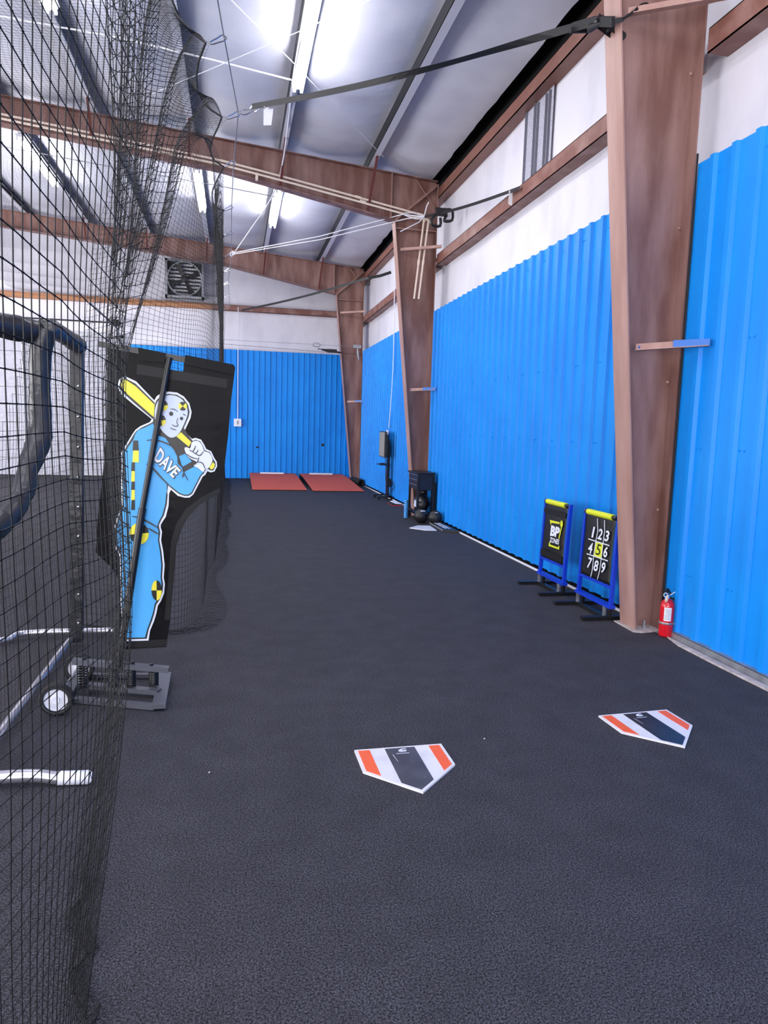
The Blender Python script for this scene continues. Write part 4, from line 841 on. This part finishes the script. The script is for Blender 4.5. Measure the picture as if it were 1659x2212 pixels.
def target(cpx, rx, ry, rot, scale, flip=False, dy=-.0155):
    o = D(*cpx, dy); kx, kz = rx/scale*YD/1529, ry/scale*YD/1529
    for q in range(4):
        m = MB(); a0 = rot+q*math.pi/2; P = [o]+[o+Vector((kx*math.cos(a0+i*math.pi/16), 0, kz*math.sin(a0+i*math.pi/16))) for i in range(9)]
        m.flat([bulge(p) for p in P]); m.build('figure_target_quarter', M['pal_b'] if (q % 2) == flip else M['pal_y'], fig)
target(c4(622, 752), 52, 60, .1, 5.53); target(c4(857, 760), 46, 50, -.75+math.pi/2, 5.53); target(c4(600, 930), 50, 62, .1, 5.53)
target(c5(890, 750), 57, 67, .1, 2.9625); target(c5(1002, 1113), 31, 64, .0, 2.9625)
for i, (a, b) in enumerate(((1170, 1290), (1290, 1430), (1430, 1535), (1535, 1660), (1660, 1760), (1760, 1880), (1880, 2000))):
    x0, x1 = (262, 330) if i < 2 else (245, 283); sheet([c4(x0, a), c4(x1-10 if i == 0 else x1, a), c4(x1, b), c4(x0-8, b)], -.0125, 'figure_stripe', M['pal_b'] if i % 2 == 0 else M['pal_y'], fig)
for nm, mm, off, dy in (('figure_name_edge', 'pal_b', .065, -.0150), ('figure_name', 'pal_w', .03, -.0162)):
    g = 0 if off < .05 else 9
    fn = quadmap(Vector((508-g, 1402+g, 0)), Vector((742+g, 1618+g*1.4, 0)), Vector((836+g*1.4, 1528, 0)), Vector((588, 1248-g*1.4, 0)))
    text('DAVE', lambda u, v: bulge(D(*c4(fn(u, v).x, fn(u, v).y), dy)), nm, M[mm], fig, off)

# ================================================================== padded pitching screen inside the cage
t = thing('protective_screen', 'black padded L-shaped pitching screen on a silver tube base behind the net', 'pitching screen', (-1.05, 4.2, 0))
def pad(pts, r, name='pad'):
    P = cat_rom(pts, 8, False); rr = []
    for i, p in enumerate(P): rr.append(r*(1+.16*noise.noise(Vector(p)*9)+.10*noise.noise(Vector(p)*22)))
    m = MB(); m.tube(P, rr, 14); return m.build(name, M['vinyl'], t, True)
pad([at(100, 712, 1, 3.85), at(88, 760, 1, 3.85), at(86, 850, 1, 3.85), at(86, 940, 1, 3.80), at(62, 1010, 1, 3.7), at(45, 1075, 1, 3.6), at(0, 1135, 1, 3.45), at(-60, 1160, 1, 3.3)], .052, 'cutout_pad')
pad([at(92, 712, 1, 3.85), at(120, 715, 1, 4.1), at(172, 748, 1, 4.95)], .05, 'top_pad')
pad([at(75, 718, 1, 3.86), at(30, 708, 1, 3.75), at(-120, 680, 1, 3.5)], .060, 'side_pad')
pt_ = at(166, 748, 1, 5.0); pb_ = at(166, 1372, 1, 5.0); pb_.z = .03
m = MB(); m.bar(pt_, pb_, .075, .07, (0, 1, 0)); po = m.build('rear_post', M['vinyl'], t)
for k in range(9):
    m = MB(); q = lerp(pt_, pb_, .13+k*.1)+Vector((.018, -.038, 0)); m.lathe([(.010, 0), (.008, -.006), (.002, -.009)], q, (0, 1, 0), 8); m.build('snap', M['chrome'], po, True)
for k, P in enumerate(([(-1.08, 3.02, .05), (-1.08, 5.05, .05)], [(-1.9, 3.2, .04), (-1.25, 3.07, .04), (-.85, 3.05, .045), (-.72, 3.04, .03), (-.60, 3.03, .03)], [(-2.2, 4.9, .03), (-1.55, 5.06, .03), (-1.42, 5.2, .04), (-.84, 5.2, .04)])):
    m = MB(); m.tube(cat_rom(P, 4, False) if k else P, .027 if k == 1 else .022, 12); ob = m.build('base_tube', M['alu'], t, True)
    if k == 1:
        m = MB(); m.tube([(-.72, 3.04, .03), (-.60, 3.03, .03), (-.585, 3.03, .03)], [.0295, .0295, .02], 12); m.build('end_cap', M['white'], ob, True)

# ================================================================== netting
def net_mesh(name, G, rad, mm, parent, mask=None, knots=None, rng=None):
    """square mesh netting through the node grid G[i,j] as three sided twine"""
    ni, nj = G.shape[:2]; A = []; B = []
    ok = np.ones((ni, nj), bool) if mask is None else mask
    m1 = ok[:-1] & ok[1:]; A.append(G[:-1][m1]); B.append(G[1:][m1])
    m2 = ok[:, :-1] & ok[:, 1:]; A.append(G[:, :-1][m2]); B.append(G[:, 1:][m2])
    A = np.concatenate(A); B = np.concatenate(B); d = B-A; L = np.linalg.norm(d, axis=1, keepdims=True); keep = L[:, 0] > 1e-5; A, B, d, L = A[keep], B[keep], d[keep], L[keep]; d = d/L
    ref = np.where(np.abs(d[:, 2:3]) < .9, np.array([[0, 0, 1.]]), np.array([[1., 0, 0]])); s = np.cross(d, ref); s /= np.linalg.norm(s, axis=1, keepdims=True); u = np.cross(s, d)
    V = []
    for P in (A, B):
        for k in range(3):
            a = 2*math.pi*k/3+.5; V.append(P+(s*math.cos(a)+u*math.sin(a))*rad)
    V = np.stack(V, 1).reshape(-1, 3); n = len(A); b = (np.arange(n)*6)[:, None, None]
    F = np.array([[0, 1, 4, 3], [1, 2, 5, 4], [2, 0, 3, 5]])[None]+b; F = F.reshape(-1, 4)
    sizes = np.full(len(F), 4); loops = F.reshape(-1)
    if knots is not None:
        K = G[ok & knots]; o = np.array([[1, 0, 0], [-1, 0, 0], [0, 1, 0], [0, -1, 0], [0, 0, 1], [0, 0, -1]])*rad*2.1
        KV = (K[:, None]+o[None]).reshape(-1, 3); KF = (np.array([[0, 2, 4], [2, 1, 4], [1, 3, 4], [3, 0, 4], [2, 0, 5], [1, 2, 5], [3, 1, 5], [0, 3, 5]])[None]+(np.arange(len(K))*6)[:, None, None]+len(V)).reshape(-1)
        V = np.concatenate([V, KV]); loops = np.concatenate([loops, KF]); sizes = np.concatenate([sizes, np.full(len(KF)//3, 3)])
    W0 = WL[parent.name]; V = V-np.array(W0)[None]
    me = bpy.data.meshes.new(name); me.vertices.add(len(V)); me.vertices.foreach_set('co', V.astype(np.float32).ravel())
    me.loops.add(len(loops)); me.loops.foreach_set('vertex_index', loops.astype(np.int32))
    me.polygons.add(len(sizes)); st = np.concatenate([[0], np.cumsum(sizes)[:-1]]); me.polygons.foreach_set('loop_start', st.astype(np.int32)); me.polygons.foreach_set('loop_total', sizes.astype(np.int32))
    me.polygons.foreach_set('use_smooth', np.ones(len(sizes), bool)); me.update(calc_edges=True); me.validate()
    me.materials.append(mm); o = bpy.data.objects.new(name, me); COL.objects.link(o); o.parent = parent; WL[o.name] = W0.copy(); return o
CELL = .044
LV = [0., .9, 1.7, 2.35, 3.0, 4.7]
def spl(xs, ys, q):                     # smooth cubic interpolation through the keys
    ys = np.asarray(ys, float); m = np.gradient(ys, xs, axis=0); i = np.clip(np.searchsorted(xs, q)-1, 0, len(xs)-2); h = (np.asarray(xs)[i+1]-np.asarray(xs)[i]); t_ = (q-np.asarray(xs)[i])/h
    sh = (-1,)+(1,)*(ys.ndim-1); t_ = t_.reshape(sh); h = h.reshape(sh)
    return (2*t_**3-3*t_**2+1)*ys[i]+(t_**3-2*t_**2+t_)*h*m[i]+(-2*t_**3+3*t_**2)*ys[i+1]+(t_**3-t_**2)*h*m[i+1]
NR = 108; SK = 7
net = thing('batting_cage_net', 'black knotted batting cage net hanging from the cable down to the turf', 'net', (-.3, 5, 0))
# the near curtain hangs straight beside the viewer; its far part is drawn back from the cable towards the viewer
NK = np.array([[(-.66, .75), (-.56, .55), (-.44, .42), (-.42, .42), (-.40, .45), (-.35, .6)],
 [(-.44, 1.42), (-.375, 1.22), (-.29, .95), (-.285, .95), (-.28, 1.0), (-.26, 1.3)],
 [(-.41, 1.56), (-.335, 1.42), (-.283, 1.20), (-.275, 1.25), (-.27, 1.40), (-.25, 1.9)],
 [(-.362, 1.74), (-.263, 1.85), (-.272, 1.92), (-.215, 1.95), (-.20, 2.1), (-.2, 2.6)]])
s1 = np.array([0, .60, .86, 1.58]); N1 = int(s1[-1]/CELL); P1 = spl(s1, NK, np.arange(N1)*CELL)
N2 = 58; NN = N1+N2
G = np.zeros((NN, NR+SK, 3)); mask = np.ones(G.shape[:2], bool)
for i in range(NN):
    if i < N1: pl = P1[i].copy(); yt = pl[5, 1]
    else:
        u = (i-N1+1)/N2; yt = 2.6+(9.5-2.6)*u; pl = NK[3].copy()
    xt, tz = nettop(yt); zz = np.linspace(.012, tz, NR); lv = np.array(LV); lv[-1] = max(tz, 4.3)
    if i < N1:
        wx = i/N1; pl[5, 0] = pl[5, 0]*(1-wx)+xt*wx; P = spl(lv, pl, zz)
    else:
        P = spl(lv, pl, zz); g = np.clip((zz-1.66)/(tz-1.66), 0, 1)**1.55; low = 1-np.clip(g*6, 0, 1)
        y0 = np.where(zz > 1.7, 1.92, P[:, 1]); k_ = 1+low*(.34*u+.02*math.sin(9*u)); x0 = P[:, 0]*k_-low*(.05*math.sin(2.2*math.pi*u)**2+.008*math.sin(21*u)); y0 = y0*k_
        P[:, 1] = y0+(yt-y0)*g; h = np.sqrt(g); P[:, 0] = x0*(1-h)+(xt-.04*math.sin(math.pi*u))*h
    nz = np.array([noise.noise((i*.06, z*1.5, 1.)) for z in zz]); n3 = np.array([noise.noise((i*.07, z*2.3, 3.)) for z in zz])
    P[:, 0] += .010*nz*np.exp(-((zz-1.2)/1.4)**2)
    G[i, SK:, 0] = P[:, 0]; G[i, SK:, 1] = P[:, 1]; G[i, SK:, 2] = zz+.022*n3*np.clip(1-zz/3.2, 0, 1)*np.clip(zz*4, 0, 1)
    for k in range(SK): q = SK-k; G[i, k] = (P[0, 0]+.004*q, P[0, 1]+.006*q, .010+.004*abs(noise.noise((i*.4, k*.7, 2.))))
G[..., 2] = np.maximum(G[..., 2], .004)
dist = np.linalg.norm(G-np.array([0, 0, CAMH]), axis=2)
mask[N1+1:] &= (G[N1+1:, :, 2] > 1.95)
net_mesh('near_curtain', G, .0012, M['twine'], net, mask, knots=(dist < 6))
G2 = G[N1::3]; net_mesh('gathered_fold', G2, .0012, M['twine'], net, G2[..., 2] <= 1.99, knots=np.linalg.norm(G2-np.array([0, 0, CAMH]), axis=2) < 6)
m = MB(); m.tube([Vector(G[i, -1]) for i in range(0, NN, 2)], .009, 6); m.build('border_rope', M['rope'], net, True)
# the far curtain starts behind the batter banner and runs along the aisle to the end wall
K = np.array([
 [(-1.15, 5.5), (-1.15, 5.5), (-1.15, 5.6), (-1.10, 5.8), (-1.05, 6.1), (-.5, 6.2)],
 [(-.80, 5.35), (-.82, 5.35), (-.82, 5.4), (-.82, 5.6), (-.80, 6.2), (-.25, 6.7)],
 [(-.46, 5.25), (-.47, 5.45), (-.50, 5.7), (-.50, 6.1), (-.50, 6.9), (-.15, 7.4)],
 [(-.26, 7.2), (-.22, 7.2), (-.20, 7.2), (-.19, 7.5), (-.19, 8.2), (-.05, 8.6)],
 [(-.22, 10.), (-.22, 10.), (-.21, 10.), (-.21, 10.), (-.2, 10.1), (-.03, 10.3)],
 [(-.22, 14.), (-.28, 14.), (-.29, 14.), (-.29, 14.), (-.28, 14.), (-.08, 14.2)],
 [(-.25, 19.8), (-.30, 19.8), (-.31, 19.8), (-.31, 19.8), (-.30, 19.8), (-.19, 19.9)]])
seg = [np.linalg.norm(K[i+1, 2]-K[i, 2]) for i in range(len(K)-1)]; s_at = np.concatenate([[0], np.cumsum(seg)]); NC = int(s_at[-1]/CELL); PL = spl(s_at, K, np.arange(NC)*CELL)
G = np.zeros((NC, NR+SK, 3))
for i in range(NC):
    x5, y5 = PL[i, 5]; tx, tz = nettop(y5); zz = np.linspace(0.012, tz, NR); lv = np.array(LV); lv[-1] = max(tz, 4.3); pl = PL[i].copy(); w_ = min(1, max(0, (y5-6.5)/1.5)); pl[5, 0] = pl[5, 0]*(1-w_)+tx*w_
    P = spl(lv, pl, zz); a_ = math.exp(-i/40.)
    n1 = np.array([noise.noise((i*.05, z*1.2, 1.)) for z in zz]); n3 = np.array([noise.noise((i*.08, z*1.6, 3.)) for z in zz])
    P[:, 1] += (.02+.14*a_)*n1; P[:, 0] += .012*n3
    G[i, SK:, 0] = P[:, 0]; G[i, SK:, 1] = P[:, 1]; G[i, SK:, 2] = zz+(.02+.05*a_)*n3*np.clip(zz*3, 0, 1)*np.clip((tz-zz)*2, 0, 1)
    b = P[0]; wv = .55+.45*noise.noise((i*.045, 0, 9.))
    for k in range(SK):
        q = (SK-k); G[i, k] = (b[0]+.034*q*wv+.014*noise.noise((i*.35, k*.6, 4.)), b[1]-.012*q+.02*noise.noise((i*.3, k*.5, 6.)), .008+.035*abs(noise.noise((i*.30, k*.55, 2.))))
G[..., 2] = np.maximum(G[..., 2], .004)
net_mesh('far_curtain', G, .0014, M['twine'], net, ~((G[..., 2] > 4.1) & (PL[:, None, 5, 1] < 9.0)), knots=(G[..., 1] < 6.5))
i0 = int(np.searchsorted(PL[:, 5, 1], 9.5)); m = MB(); m.tube([Vector(G[i, -1]) for i in range(i0, NC, 2)], .009, 6); m.build('border_rope', M['rope'], net, True)
# roof panel of the cage
ys = np.arange(4.6, 19.7, CELL); xs = np.arange(0, 5.0, CELL); GX, GY = np.meshgrid(xs, ys, indexing='ij')
sg = np.array([[noise.noise((a*.5, b*.35, 11.)) for b in ys] for a in xs])
top = np.array([nettop(y) for y in ys]); GR = np.stack([top[None, :, 0]-GX, GY+.02*sg, np.where(GX < 1e-3, top[None, :, 1], top[None, :, 1]*np.exp(-GX*2)+(4.66)*(1-np.exp(-GX*2))-.10*np.sin(np.pi*GX/5)+.05*sg)], 2)
net_mesh('roof_panel', GR, .0010, M['twine'], net)
# net of the pitching screen
yy = np.arange(3.1, 5.0, CELL); zz = np.arange(.06, 2.02, CELL); A_, B_ = np.meshgrid(yy, zz, indexing='ij')
GS = np.stack([-1.06+.01*np.sin(A_*7)+.012*np.sin(B_*5), A_, B_], 2); mk = (B_ < 1.05+.9*(A_-3.1)*1.1)
net_mesh('screen_net', GS, .0011, M['twine'], bpy.data.objects['protective_screen'], mk)

# scraps on the turf
for px, py, lab in ((1045, 1597, 'tiny white paper scrap on the turf between the two striped home plates'), (450, 1670, 'tiny white paper scrap on the turf near the net')):
    q = at(px, py, 2, .004); m = MB(); m.prism([q, q+Vector((.007, .001, .002)), q+Vector((.006, .007, .003)), q+Vector((.001, .005, 0))], (0, 0, .0015)); tag(m.build('paper_scrap', M['paper'], None, loc=q), lab, 'scrap')
